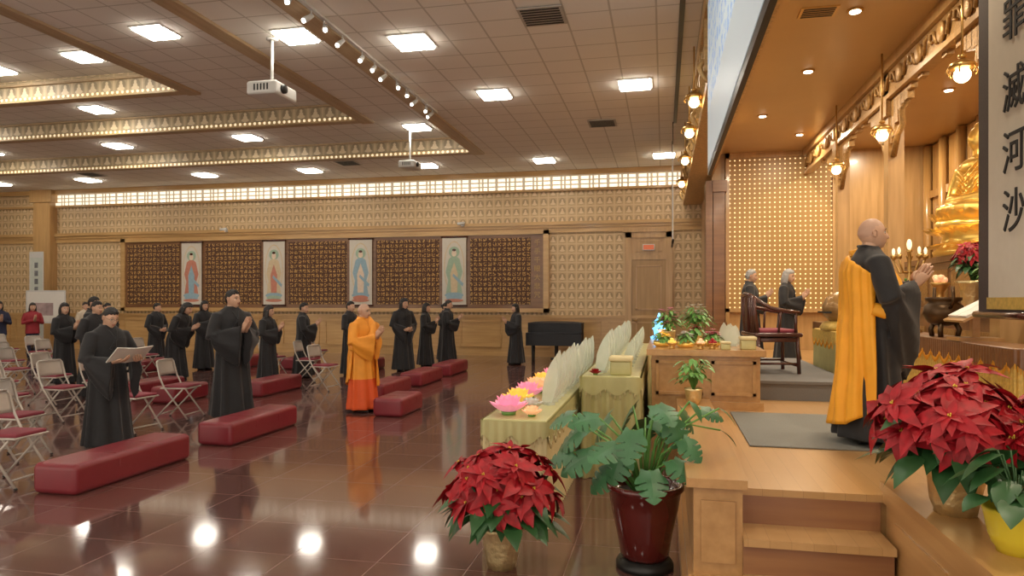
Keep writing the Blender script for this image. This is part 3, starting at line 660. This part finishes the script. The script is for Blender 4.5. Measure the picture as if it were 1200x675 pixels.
b=MB(); b.lathe([(.0,0),(.18,.02),(.26,.1),(.27,.2),(.22,.32),(.12,.38),(.03,.4)],n=28,mi=0); b.box((-.285,-.2,.12),(-.2,.2,.14),1); b.lathe([(.28,-.1),(.3,-.06),(.26,0),(.18,.02)],n=28,mi=2); b.ell((0,0,.40),(.07,.07,.06),12,8,0)
b.obj('wooden_fish_drum',[simple('gilt_brown_lacquer',(.35,.2,.07),.3,.3,.4,20),BLKM,GCLO],None,(2.24,9.55,1.40))
b=MB(); b.box((-.18,-.14,0),(.18,.14,.03)); b.box((-.03,-.03,.03),(.03,.03,.25)); T=Matrix.Translation((0,0,.27))@Matrix.Rotation(-.5,4,'Y'); b.box((-.2,-.22,-.01),(.2,.22,.01),0,T); b.box((-.15,-.2,.01),(.15,-.005,.03),1,T); b.box((-.15,.005,.01),(.15,.2,.03),1,T)
b.obj('sutra_stand',[STW,PAPER],None,(2.72,7.0,1.32),0)
def urn(m,c,s,mi=0):
    m.lathe([(r*s,z*s) for r,z in [(.05,.12),(.16,.16),(.22,.26),(.2,.36),(.15,.4),(.19,.43),(.19,.46),(.15,.46),(.14,.42),(0,.41)]],c,24,mi)
    for k in range(3): a=k*2.1; m.tube([(c[0]+.12*s*cos(a),c[1]+.12*s*sin(a),c[2]+.18*s),(c[0]+.17*s*cos(a),c[1]+.17*s*sin(a),c[2]+.08*s),(c[0]+.15*s*cos(a),c[1]+.15*s*sin(a),c[2])],.03*s,6,mi)
    for k in(0,1): a=pi/2+k*pi; m.tube([(c[0]+.2*s*cos(a),c[1]+.2*s*sin(a),c[2]+.34*s),(c[0]+.3*s*cos(a),c[1]+.3*s*sin(a),c[2]+.42*s),(c[0]+.27*s*cos(a),c[1]+.27*s*sin(a),c[2]+.58*s)],.02*s,6,mi)
b=MB(); urn(b,(0,0,0),.85); b.obj('incense_burner',[simple('dark_bronze',(.10,.06,.03),.35,.7)],None,(2.73,7.75,1.32))
GLASSV=simple('glass_votive',(.7,.6,.4),.1,0,.1,5,emit=(1,.8,.5),es=1.2)
def candelabrum(loc,s):
    b=MB(); b.lathe([(.1,0),(.1,.02),(.03,.05),(.02,.3),(.035,.34),(.015,.4),(.015,.6),(.03,.62)],n=16)
    for k in range(5):
        a=k*1.256; b.tube([(0,0,.45),(.08*cos(a),.08*sin(a),.45),(.13*cos(a),.13*sin(a),.55)],.008,6); b.lathe([(.02,.55),(.03,.58),(.0,.585)],(.13*cos(a),.13*sin(a),0),10); b.ell((.13*cos(a),.13*sin(a),.61),(.014,.014,.028),8,6,1)
    b.ell((0,0,.66),(.022,.022,.04),10,8,1); o=b.obj('candelabrum',[BRASS,GLASSV],None,loc); o.scale=(s*.85,s*.85,s)
candelabrum((2.7,8.65,1.32),1.5); candelabrum((2.7,10.9,1.32),1.2)
b=MB(); b.box((3.25,5,.601),(5.3,14.5,1.5)); b.box((3.23,5,1.5),(5.3,14.5,1.58)); b.box((3.75,6,1.58),(5.3,13.5,2.2)); b.box((3.7,6,2.2),(5.3,13.5,2.28))
for k in range(10): b.box((3.235,5.2+k*.92,.8),(3.25,5.95+k*.92,1.35),1); b.box((3.735,6.1+k*.73,1.68),(3.75,6.7+k*.73,2.1),1)
b.obj('tiered_altar',[BRW,CARV])
for i,y in enumerate((6.6,7.5,9.9,11.3,12.4)):
    m=MB(); m.lathe([(.10,0),(.11,.03),(.05,.08),(.04,.2),(.09,.28),(.12,.32),(.10,.33)],n=20); 
    for k in range(7): a=k*.9; m.ell((.05*cos(a),.05*sin(a),.36+.03*(k%2)),(.04,.04,.04),10,8,1)
    m.obj('offering_pedestal',[BRASS,(YELO,RED,PEACH,GRN3,YELO)[i]],None,(3.45,y,1.58))
def buddha(loc,rz,s):
    m=MB()
    m.ell((.04,0,.13),(.30,.46,.13),20,10); m.ell((-.02,.0,.42),(.17,.24,.32),18,12); m.ell((0,0,.62),(.15,.30,.13),18,10)
    m.tube([(0,.27,.62),(.02,.36,.42),(.08,.33,.28),(.26,.12,.24),(.28,0,.24)],[.09,.085,.075,.05,.04],12)
    m.tube([(0,-.27,.62),(.02,-.36,.42),(.08,-.33,.28),(.26,-.12,.24),(.28,0,.24)],[.09,.085,.075,.05,.04],12)
    m.tube([(.05,.4,.1),(.28,.2,.13),(.33,-.1,.14)],[.1,.09,.07],12); m.tube([(.05,-.4,.1),(.28,-.2,.13),(.33,.1,.14)],[.1,.09,.07],12)
    m.tube([(0,0,.7),(.0,0,.85)],[.08,.07],12); m.ell((.01,0,.93),(.115,.10,.14),18,12); m.ell((-.01,0,1.06),(.07,.07,.06),14,8); m.ell((.125,0,.92),(.02,.014,.03),8,6)
    for sg in(1,-1): m.ell((0,sg*.105,.89),(.02,.012,.07),8,8)
    for k in range(5): z=.5-.06*k; m.tube([(.16,-.15,z+.1),(.19-.01*k,0,z),(.15,.18,z+.16)],.014,6)
    for k in range(4): m.tube([(.2+.03*k,-.36+.05*k,.2-.02*k),(.33,0,.05+.02*k),(.2+.03*k,.36-.05*k,.2-.02*k)],.012,6)
    me=remesh(m,'body',[GOLD],.012,2); e=empty('golden_buddha_statue',loc,rz,s); place(me,'body',e)
    m=MB()
    for r in range(3):
        for i in range(18):
            a=2*pi*i/18+r*.17; m.leaf((.36*cos(a),.42*sin(a),-.03-r*.10),(cos(a)*.8,sin(a)*.8,.55-.5*r),(cos(a),sin(a),1),.19,.17,-.3,0,5,.3)
    m.lathe([(.45,-.36),(.46,-.32),(.38,-.26),(.36,-.14),(.44,-.06),(.44,.01)],n=28)
    m.obj('lotus_throne',[GOLD],e)
buddha((4.12,10.45,2.72),pi*1.08,1.2)
poinsettia('potted_poinsettia',(3.47,8.95,1.58),.30,.26,.62,1.2,36,9)
leafy('white_orchid_vase',(3.47,8.4,1.58),[(.06,0),(.09,.1),(.1,.2),(.06,.28),(.07,.3),(.06,.28)],ROSE,60,.12,.05,.32,12,GRN3,WFLO,.07)
# ============================================================ FURNITURE IN HALL
def chairmesh():
    m=MB()
    for sy in(1,-1):
        m.tube([(.25,sy*.215,0.012),(-.10,sy*.215,.46),(-.17,sy*.21,.60),(-.22,sy*.20,.80),(-.225,sy*.17,.83)],.012,8)
        m.tube([(-.26,sy*.185,.012),(.15,sy*.185,.43)],.012,8)
        m.ell((.25,sy*.215,.012),(.018,.018,.012),8,6,2); m.ell((-.26,sy*.185,.012),(.018,.018,.012),8,6,2)
    m.tube([(-.225,.17,.83),(-.23,0,.838),(-.225,-.17,.83)],.012,8); m.tube([(.19,.215,.08),(.19,-.215,.08)],.009,6); m.tube([(-.2,.185,.08),(-.2,-.185,.08)],.009,6)
    m.rbox((.02,0,.445),(.40,.38,.02),.008,0); m.rbox((.03,0,.468),(.36,.35,.035),.015,1)
    rings=[]
    for z in(.62,.66,.74,.80,.82):
        xx=-.17-(z-.6)*.24; rings.append([V((xx-.035*(1-(y/.2)**2)-o,y,z)) for y,o in [(-.2+.04*k,0) for k in range(11)]+[(.2-.04*k,.014) for k in range(11)]])
    m.loft(rings,0)
    return m.mesh('folding_chair',[CHM,MSEAT,BLKM])
CH=chairmesh()
chairs=[(-6.75,6.15),(-6.65,7.75),(-6.75,8.75),(-6.25,12.1),(-5.85,5.3),(-7.8,5.6)]
rd=random.Random(5)
for X,ys in((-8.3,(6.4,7.3,8.2,9.1,13.6)),(-9.7,(7.6,8.6,9.5,11.3,14.2)),(-11.3,(8.4,9.3,10.3,12.6,13.6)),(-12.9,(9.4,10.4,11.6,12.6)),(-14.4,(10.6,11.7,12.8,13.9)),(-16,(12.2,13.2,14.4)),(-8.3,(15.6,)),(-7.2,(13.3,))):
    for y in ys: chairs.append((X+rd.uniform(-.08,.08),y+rd.uniform(-.08,.08)))
for x,y in chairs: place(CH,'folding_chair',None,(x,y,0),rd.uniform(-.12,.12))
def bench(x0,y0,L,w=.46,h=.27):
    m=MB(); m.rbox((0,0,h/2),(w,L,h),.055,0,n=6)
    k=L/3
    for s_ in(-1,1): 
        m.tube([(-w/2+.01,s_*k/2,.05),(-w/2-.001,s_*k/2,h-.06),(-w/2+.05,s_*k/2,h-.002),(w/2-.05,s_*k/2,h-.002),(w/2+.001,s_*k/2,h-.06),(w/2-.01,s_*k/2,.05)],.005,6)
    m.tube([(-w/2+.03,-L/2+.03,h-.02),(w/2-.03,-L/2+.03,h-.02),(w/2-.03,L/2-.03,h-.02),(-w/2+.03,L/2-.03,h-.02),(-w/2+.03,-L/2+.03,h-.02)],.006,6)
    m.obj('kneeling_bench',[MARO],None,(x0+w/2,y0+L/2,0))
for q in((-5.37,5.05,1.5),(-5.3,7.15,1.5),(-4.12,9.45,.9),(-5.05,11.0,1.35),(-5.05,12.9,1.35),(-5.05,14.8,1.4),(-7.25,10.9,1.4),(-7.25,15.1,1.3),(-8.2,9.9,.9),(-9.2,10.2,1.3),(-9.2,15.5,1.3),(-10.6,15.8,1.3),(-12.3,13.9,1.3),(-10.5,6.6,1.3),(-12.1,7.8,1.3),(-13.7,9,1.3),(-15.3,10.6,1.3)): bench(*q)
# ============================================================ PEOPLE
def interp(prof,z):
    for i in range(len(prof)-1):
        if prof[i][0]<=z<=prof[i+1][0]:
            t=(z-prof[i][0])/(prof[i+1][0]-prof[i][0]); t=t*t*(3-2*t)*.5+t*.5
            return [prof[i][k]*(1-t)+prof[i+1][k]*t for k in range(1,4)]
    return list(prof[-1][1:])
ROBE=[(.05,0,.215,.25),(.3,0,.19,.225),(.6,0,.160,.205),(.85,0,.148,.19),(1.0,0,.133,.178),(1.15,0,.135,.183),(1.3,-.005,.132,.20),(1.38,-.01,.110,.20),(1.43,-.012,.085,.15),(1.47,-.012,.066,.075),(1.50,-.01,.058,.062)]
def robe_rings(prof,z0,z1,off=0,n=64,fold=.02,k=9,ph=0,lv=34):
    rings=[]
    for j in range(lv+1):
        z=z0+(z1-z0)*j/lv; cx,a,b_=interp(prof,z); f=fold*max(0,min(1,(1.2-z)/.9))
        ring=[]
        for i in range(n):
            t=2*pi*i/n; g=f*(cos(k*t+ph+.8*z)+.5*cos((k+4)*t-ph+1.3*z)); 
            ring.append(V((cx+(a+off+g)*cos(t),(b_+off+g)*sin(t),z)))
        rings.append(ring)
    return rings
def bender(lean):
    def f(p):
        if lean==0 or p.z<.85: return V(p)
        t=min(1,(p.z-.85)/.25); a=lean*t
        q=V((p.x,p.y,p.z-.85)); return V((q.x*cos(a)+q.z*sin(a),q.y,.85+q.z*cos(a)-q.x*sin(a)))
    return f
POSES={
 'prayer':dict(w=(.27,.022,1.20),e=(.03,.265,1.09)),
 'book':dict(w=(.30,.12,1.06),e=(.04,.27,1.08)),
 'clasp':dict(w=(.22,.035,1.00),e=(.0,.27,1.08)),
}
def sleeves(m,pose,wide=1.0,sides=(1,-1)):
    P=POSES[pose]
    for sg in sides:
        sh=V((-.01,sg*.165,1.36)); el=V((P['e'][0],sg*P['e'][1],P['e'][2])); wr=V((P['w'][0],sg*P['w'][1],P['w'][2]))
        m.tube([sh+V((0,-sg*.05,.0)),sh,sh.lerp(el,.5)+V((0,sg*.008,0)),el,el.lerp(wr,.2)],[.07,.078,.072,.072,.062],14)
        rings=[]; ax=(wr-el).normalized(); side=ax.cross(V((0,0,1))).normalized()
        for k in range(9):
            t=k/8; c=el.lerp(wr,t*.93); hv=.07+(.125*t**.7)*wide; th=.060-.012*t
            drop=(hv-.055)
            ring=[]
            for i in range(24):
                a=2*pi*i/24; zz=hv*sin(a); w=th*cos(a)*(1-.2*max(0,-sin(a)))
                ring.append(c+side*(w+.012*sin(5*a+k*.5))+V((-.05*t*(zz<0)*abs(sin(a)),0,zz-drop)))
            rings.append(ring)
        m.loft(rings)
CACHE={}
def cached(key,fn):
    if key not in CACHE: CACHE[key]=fn()
    return CACHE[key]
def robe_mesh(pose,lean,mat,z0=.05,wide=1.0,ph=0,mat2=None,zsplit=0):
    def fn():
        m=MB(); m.loft(robe_rings(ROBE,z0,1.49,ph=ph)); sleeves(m,pose,wide); B=bender(lean); m.v=[tuple(B(V(p))) for p in m.v]
        me=remesh(m,'robe',[mat]+([mat2] if mat2 else []),.0125,2)
        if mat2:
            for p in me.polygons:
                if p.center.z<zsplit: p.material_index=1
        return me
    return cached(('robe',pose,lean,mat.name,z0,wide,ph),fn)
def headpt(th,ph):
    dx,dy,dz=cos(ph)*cos(th),cos(ph)*sin(th),sin(ph)
    x=dx*(.096 if dx>0 else .102); y=dy*.077; z=dz*.118
    if dz<0:
        t=-dz; y*=1-.22*t*t-.08*t
        if dx<0: x*=1-.38*t
        else: x+= .016*t*dx+.022*t*t
    if dx>0:
        g=lambda u,c,s_: math.exp(-((u-c)/s_)**2)
        n=0
        if -.045<z<.032: n=max(0,min(1,(.032-z)/.058))*min(1,max(0,(z+.045)/.010))
        x+=.026*n*math.exp(-(y/(.009+.006*n))**2)
        x-=.011*g(abs(y),.032,.016)*g(z,.006,.013); x+=.004*g(z,.032,.010)*g(y,0,.05)
        x+=.007*g(y,0,.020)*(g(z,-.052,.005)+g(z,-.063,.006)); x+=.007*g(y,0,.018)*g(z,-.098,.014)
        x+=.004*g(abs(y),.042,.015)*g(z,-.02,.018)
    return V((x,y,z))
HN,HM=52,40
def headtf(pitch,lean):
    B=bender(lean)
    T=Matrix.Translation((.012,0,1.585))
    P=Matrix.Translation((0,0,1.50))@Matrix.Rotation(pitch,4,'Y')@Matrix.Translation((0,0,-1.50))
    return lambda p: B(P@(T@V(p)))
def head_mesh(pitch,lean,glasses=False,scalp=False):
    def fn():
        m=MB(); rings=[]
        for j in range(HM+1):
            ph=-pi/2+.01+(pi-.02)*j/HM; rings.append([headpt(2*pi*i/HN,ph) for i in range(HN)])
        m.loft(rings)
        for k,f in enumerate(m.f):
            c=sum((V(m.v[i]) for i in f),V())/len(f)
            if -.069<c.z<-.047 and abs(c.y)<.021 and c.x>.05: m.m[k]=3
            if scalp and c.z>(.05+c.x*.25 if c.x>0 else .0+.5*max(c.x,-.1)) : m.m[k]=4
        for sg in(1,-1):
            m.ell((.073,sg*.032,.006),(.0125,.0145,.0085),12,8,1); m.ell((.0825,sg*.031,.005),(.0045,.0062,.0068),10,8,2)
            m.tube([(.080,sg*.017,.011),(.0875,sg*.031,.0155),(.079,sg*.047,.010)],.0022,5,2)
            m.tube([(.091,sg*.014,.030),(.092,sg*.030,.035),(.079,sg*.050,.029)],[.002,.003,.0018],5,2)
            m.ell((-.006,sg*.078,-.002),(.019,.008,.031),12,10,0,Matrix.Rotation(.15,4,'Y')); m.tube([(.008,sg*.08,-.02),(.01,sg*.086,.015),(-.008,sg*.09,.028),(-.022,sg*.088,.012),(-.016,sg*.085,-.018),(.0,sg*.082,-.032)],.0045,6,0)
            if glasses:
                m.tube([(.098,sg*(.032+.022*cos(2*pi*k/16)),.004+.016*sin(2*pi*k/16)) for k in range(17)],.0016,5,2)
                m.tube([(.096,sg*.054,.008),(.02,sg*.083,.012),(-.01,sg*.084,.008)],.0015,5,2)
        if glasses: m.tube([(.1,-.01,.008),(.106,0,.01),(.1,.01,.008)],.0015,5,2)
        H=headtf(pitch,lean); m.v=[tuple(H(p)) for p in m.v]; B=bender(lean)
        q=MB(); q.tube([(-.02,0,1.38),(-.014,0,1.45),(-.004,0,1.52),(.0,0,1.57)],[.07,.054,.052,.054],18); q.v=[tuple(B(V(p))) for p in q.v]; m.add([V(p) for p in q.v],q.f)
        return m.mesh('head',[SKIN,WHT,DRK,SKIN2,SHAV])
    return cached(('head',pitch,lean,glasses,scalp),fn)
def hair_mesh(style,pitch,lean,mat):
    def fn():
        m=MB(); rings=[]
        hl=[(-1,-.072),(-.5,-.065),(-.25,-.03),(-.05,.0),(.12,.012),(.35,.035),(.7,.056),(1,.060)]
        for j in range(HM+1):
            ph=-pi/2+.01+(pi-.02)*j/HM; ring=[]
            for i in range(HN):
                th=2*pi*i/HN; p=headpt(th,ph); d=p.normalized(); dx=cos(th)
                for k in range(len(hl)-1):
                    if hl[k][0]<=dx<=hl[k+1][0]: t=(dx-hl[k][0])/(hl[k+1][0]-hl[k][0]); z0=hl[k][1]*(1-t)+hl[k+1][1]*t
                z0+=.006*sin(th*11)*(1 if dx>.3 else 0)
                if style in('bob','long','bun') : z0-=.008
                mk=max(0,min(1,(p.z-z0)/.022)); thk=.009+.006*noise.noise(d*6)+.005*noise.noise(d*22)+(.007 if p.z>.06 else 0)
                if style in('bob','long'): thk+=.006
                ring.append(p+d*(-.012+(thk+.012)*mk))
            rings.append(ring)
        m.loft(rings)
        if style in('bob','long'):
            zb=-.14 if style=='bob' else -.27
            rr=[]
            for j in range(9):
                z=.04+(zb-.04)*j/8; t=j/8; out=[];inn=[]
                for i in range(19):
                    a=math.radians(72+ (216)*i/18); rx=.105+.012*sin(t*3)-(.02*t if style=='long' else 0); ry=.092+.01*sin(t*3); w=.003*sin(i*2.3)
                    out.append(V(((rx+w)*cos(a)-.005,(ry+w)*sin(a),z+.012*t*sin(i*1.9)))); inn.append(V(((rx-.028)*cos(a)-.005,(ry-.028)*sin(a),z)))
                rr.append(out+inn[::-1])
            m.loft(rr)
        if style=='bun': m.ell((-.115,0,.03),(.045,.05,.045),14,10)
        H=headtf(pitch,lean); m.v=[tuple(H(p)) for p in m.v]
        return m.mesh('hair',[mat])
    return cached(('hair',style,pitch,lean,mat.name),fn)
def hand(m,w,d,nr,th,curl=.15,s=1.0):
    w=V(w); d=V(d).normalized(); nr=V(nr); nr=(nr-d*nr.dot(d)).normalized(); th=V(th); th=(th-d*th.dot(d)-nr*th.dot(nr)).normalized()
    rings=[]
    for t,wd,tk,o in((-.05,.027,.022,0),(0,.026,.019,0),(.03,.036,.018,.002),(.06,.041,.016,.002),(.085,.040,.013,0),(.095,.034,.008,0)):
        c=w+d*t*s+th*o; rings.append([c+th*(wd*s*cos(2*pi*i/14))+nr*(tk*s*sin(2*pi*i/14)) for i in range(14)])
    m.loft(rings)
    for off,L,b0 in((.030,.072,.086),(.010,.080,.090),(-.010,.074,.088),(-.029,.058,.080)):
        p=w+d*(b0-.012)*s+th*off*s; pts=[p]; a=curl*.5
        for f in(.18,.42,.30,.22):
            dd=d*cos(a)+nr*sin(a)+th*off*1.2; p=p+dd.normalized()*(L*f*1.15)*s; pts.append(p); a+=curl
        m.tube(pts,[.0092*s,.0092*s,.0088*s,.0078*s,.0055*s],8)
    p=w+d*.022*s+th*.022*s; m.tube([p,p+(th*.7+d*.6+nr*.2).normalized()*.03*s,p+(th*.5+d*.9+nr*.25).normalized()*.058*s,p+(th*.32+d*1.0+nr*.3).normalized()*.078*s],[.014*s,.0115*s,.0098*s,.0065*s],8)
def hands_mesh(pose,lean):
    def fn():
        m=MB(); P=POSES[pose]
        for sg in(1,-1):
            w=V((P['w'][0],sg*P['w'][1],P['w'][2]))
            if pose=='prayer': hand(m,w+V((.0,sg*-.002,0.0)),(.55,0,.85),(0,-sg,0),(-.85,0,.5),.03)
            elif pose=='book': hand(m,w,(.75,-sg*.45,.12),(0,-sg*.2,1),(.2,sg*.9,.1),.35)
            else: hand(m,w+V((.02*sg,0,.01*sg)),(.35,-sg*.8,-.35),(-.7,0,.3),(.3,0,.8),.4)
        B=bender(lean); m.v=[tuple(B(V(p))) for p in m.v]; return m.mesh('hands',[SKIN])
    return cached(('hands',pose,lean),fn)
def shoes_mesh():
    def fn():
        m=MB()
        for sg in(1,-1):
            rings=[]
            for x,w,h in((-.10,.022,.05),(-.08,.034,.075),(-.02,.036,.08),(.05,.040,.06),(.11,.044,.045),(.155,.034,.035),(.175,.015,.02)):
                rings.append([V((x,sg*.09+w*cos(2*pi*i/12),max(0,h/2+h/2*sin(2*pi*i/12)))) for i in range(12)])
            m.loft(rings,0); m.tube([(-.04,sg*.09,.04),(-.04,sg*.09,.25)],[.036,.045],12,1)
        return m.mesh('shoes',[BLKM,NAVY])
    return cached('shoes',fn)
def kasaya_mesh(mat,a0=35,a1=250,zb=.2):
    def fn():
        prof=ROBE; n=72; lv=38; outer=[]
        for j in range(lv+1):
            ro=[];ri=[]
            for i in range(n+1):
                a=math.radians(a0+(a1-a0)*i/n); u=i/n
                ztop=1.425 if u<.62 else 1.425-.17*((u-.62)/.38)**1.2
                zbot=zb+.12*max(0,(u-.8)/.2)+.02*sin(u*9)
                z=zbot+(ztop-zbot)*j/lv; cx,A,B_=interp(prof,z)
                arm=0
                if sin(a)>0 and .80<z<1.42: arm=.115*sin(a)*min(1,(z-.80)/.2)*min(1,(1.44-z)/.06)
                f=.018*max(0,min(1,(1.35-z)/.9))*cos(11*a+2.5*z)+.007*cos(23*a+6*z)+.006*sin(7*z+5*a)
                ro.append(V((cx+(A+.03+f)*cos(a)*(1.04),(B_+.03+f+arm)*sin(a),z))); ri.append(V((cx+(A+.016+f)*cos(a)*1.04,(B_+.016+f+arm)*sin(a),z)))
            outer.append(ro+ri[::-1])
        m=MB(); m.loft(outer)
        m.tube([(-.08,.13,1.43),(.0,.12,1.455),(.09,.10,1.38),(.155,.03,1.22),(.16,-.09,1.06),(.07,-.19,.98),(-.05,-.2,1.02)],[.04,.045,.045,.045,.045,.04,.03],10,0,1.6)
        return m.mesh('kasaya',[mat])
    return cached(('kas',mat.name,a0,a1,zb),fn)
def turn(o,a):
    o.rotation_euler=(0,0,math.radians(a))
def person(name,x,y,z,yaw,h,pose='prayer',hair='short',lean=0,pitch=.1,robe=BLACK,hairmat=HAIRB,glasses=False,wide=1.0,hem=.05,girth=1.0,ph=0,look=0,mat2=None,zs=0):
    s=h/1.70
    e=empty(name,(x,y,z),math.radians(yaw),(s*girth,s*girth,s)); g=1/girth
    place(robe_mesh(pose,lean,robe,hem,wide,ph,mat2,zs),'robe',e)
    def sc(o,k=1): o.scale=(g if k else 1,g if k else 1,1); return o
    a=place(head_mesh(pitch,lean,glasses,hair=='shaved'),'head',e); sc(a,lean==0)
    if lean==0: turn(a,look)
    if hair!='shaved':
        a=place(hair_mesh(hair,pitch,lean,hairmat),'hair',e); sc(a,lean==0)
        if lean==0: turn(a,look)
    place(hands_mesh(pose,lean),'hands',e); place(shoes_mesh(),'shoes',e)
    def col():
        m=MB(); B=bender(lean)
        for sg in(1,-1): m.tube([(-.075,0,1.492),(-.05,sg*.055,1.488),(.02,sg*.062,1.475),(.085,sg*.035,1.40),(.128,-.0+sg*.004,1.31),(.133,-.05*(sg>0)-.01,1.20)],.011,8)
        m.v=[tuple(B(V(p))) for p in m.v]; return m.mesh('collar',[robe])
    place(cached(('col',lean,robe.name),col),'collar',e)
    return e
def casual(name,x,y,yaw,h,top,bot,hair,pose='prayer'):
    e=empty(name,(x,y,0),math.radians(yaw),h/1.7); P=POSES[pose]
    def jk():
        m=MB(); pr=[(.78,0,.15,.19)]+ROBE[4:]; m.loft(robe_rings(pr,.78,1.49,0,40,0)); 
        for sg in(1,-1):
            w=V((P['w'][0]-.02,sg*(P['w'][1]+.018),P['w'][2]-.01)); el=V((.02,sg*.25,1.10))
            m.tube([(-.01,sg*.12,1.36),(-.01,sg*.17,1.36),(.0,sg*.225,1.22),el,el.lerp(w,.5),w],[.06,.072,.062,.056,.05,.045],14)
        return remesh(m,'jacket',[top],.014,3)
    place(cached(('jk',top.name,pose),jk),'jacket',e)
    def tr():
        m=MB()
        m.ell((0,0,.84),(.14,.175,.12),16,10)
        for sg in(1,-1): m.tube([(0,sg*.085,.86),(.01,sg*.09,.6),(0.01,sg*.09,.45),(-.03,sg*.09,.07)],[.09,.08,.062,.052],14)
        return remesh(m,'trousers',[bot],.014,3)
    place(cached(('tr',bot.name),tr),'trousers',e)
    place(head_mesh(.1,0),'head',e); place(hair_mesh(hair,.1,0,HAIRB),'hair',e); place(hands_mesh(pose,0),'hands',e); place(shoes_mesh(),'shoes',e)
p=person('standing_young_man',-6.22,6.85,0,-15,1.60,'book','short',0,.38,glasses=True,girth=1.14,wide=1.6)
m=MB()
for sg in(1,-1):
    T=Matrix.Translation((.38,0,1.13))@Matrix.Rotation(-.75,4,'Y')@Matrix.Rotation(sg*.12,4,'X'); m.box((-.13,0 if sg>0 else -.2,-.004),(.13,.2 if sg>0 else 0,.006),0,T)
m.obj('open_songbook',[PAPER],p)
person('standing_man',-6.05,8.95,0,-25,1.82,'prayer','short',0,.0,girth=1.16,wide=1.7,ph=1,look=20)
pm=person('orange_robed_monk',-4.47,9.9,0,-15,1.63,'prayer','shaved',0,.12,robe=ORAN,wide=1.3,girth=1.1,mat2=RORA,zs=.52,look=10); place(kasaya_mesh(ORAN,20,262,.40),'kasaya',pm)
pm=person('stage_monk',1.52,5.72,.613,3,1.68,'prayer','shaved',0,-.02,robe=BLACK,wide=2.6,girth=1.16); place(kasaya_mesh(YELL,35,258,.14),'kasaya',pm)
person('stage_attendant',1.5,13.1,.6,-5,1.62,'prayer','short',0,.1,hairmat=HAIRG,girth=1.1); person('stage_attendant',2.06,12.7,.6,-25,1.60,'prayer','bob',0,.15,hairmat=HAIRG,girth=1.05)
G=[('woman',-7.75,12.65,0,1.57,'long',0,'prayer',1.0,20,1.05),('woman',-10.1,12.95,5,1.66,'bob',.3,'prayer',1.8,0,1.15),('woman',-10.9,15.0,-20,1.66,'bob',0,'prayer',1.3,0,1.05),('man',-12.8,15.7,-10,1.60,'short',0,'clasp',1.0,25,1.1),
('man',-7.72,14.0,25,1.62,'short',0,'prayer',1.3,-20,1.1),('woman',-6.9,14.6,-10,1.65,'short',0,'prayer',1.0,0,1.0),('woman',-6.05,15.7,-40,1.72,'long',0,'clasp',1.3,20,1.08),('woman',-5.95,17.0,5,1.60,'bob',0,'prayer',1.0,0,1.05),('man',-5.55,17.6,10,1.68,'short',0,'prayer',1.0,0,1.1),('woman',-5.95,18.6,-10,1.60,'bun',0,'clasp',1.0,0,1.05),
('woman',-3.8,18.0,-150,1.58,'bob',0,'prayer',1.3,0,1.12),('man',-9.6,10.3,-10,1.66,'short',0,'clasp',1.3,10,1.12),('woman',-11.7,11.75,0,1.62,'bob',0,'prayer',1.0,-20,1.05),('man',-10.6,11.3,25,1.74,'short',0,'prayer',1.5,-10,1.12),('woman',-14.2,15.6,-20,1.6,'bun',0,'clasp',1.0,15,1.0)]
for s_,x,y,yaw,h,hr,ln,po,wd,lk,gi in G: person('standing_'+s_,x,y,0,yaw,h,po,hr,ln,.1,wide=wd,look=lk,girth=gi)
casual('woman_in_red_jacket',-17.6,16.6,-30,1.6,REDJ,NAVY,'long'); casual('woman_in_dark_jacket',-17.3,15.3,-30,1.65,NAVY,JEAN,'bob'); casual('man_in_beige_jacket',-16.4,17.2,-20,1.62,BEIGEC,NAVY,'short','clasp')
# ============================================================ world, camera
w=D.worlds.new('room_ambient'); S.world=w; w.use_nodes=True; w.node_tree.nodes['Background'].inputs[0].default_value=(1,.88,.72,1); w.node_tree.nodes['Background'].inputs[1].default_value=1.45
c=D.cameras.new('camera'); c.sensor_width=36; c.lens=24.6; c.shift_y=.0121; c.clip_end=200; c.clip_start=.05
o=D.objects.new('camera',c); COL.objects.link(o); o.location=(0,0,1.68); o.rotation_euler=(pi/2,0,math.radians(12.25)); S.camera=o
S.view_settings.view_transform='Standard'; S.view_settings.exposure=.12
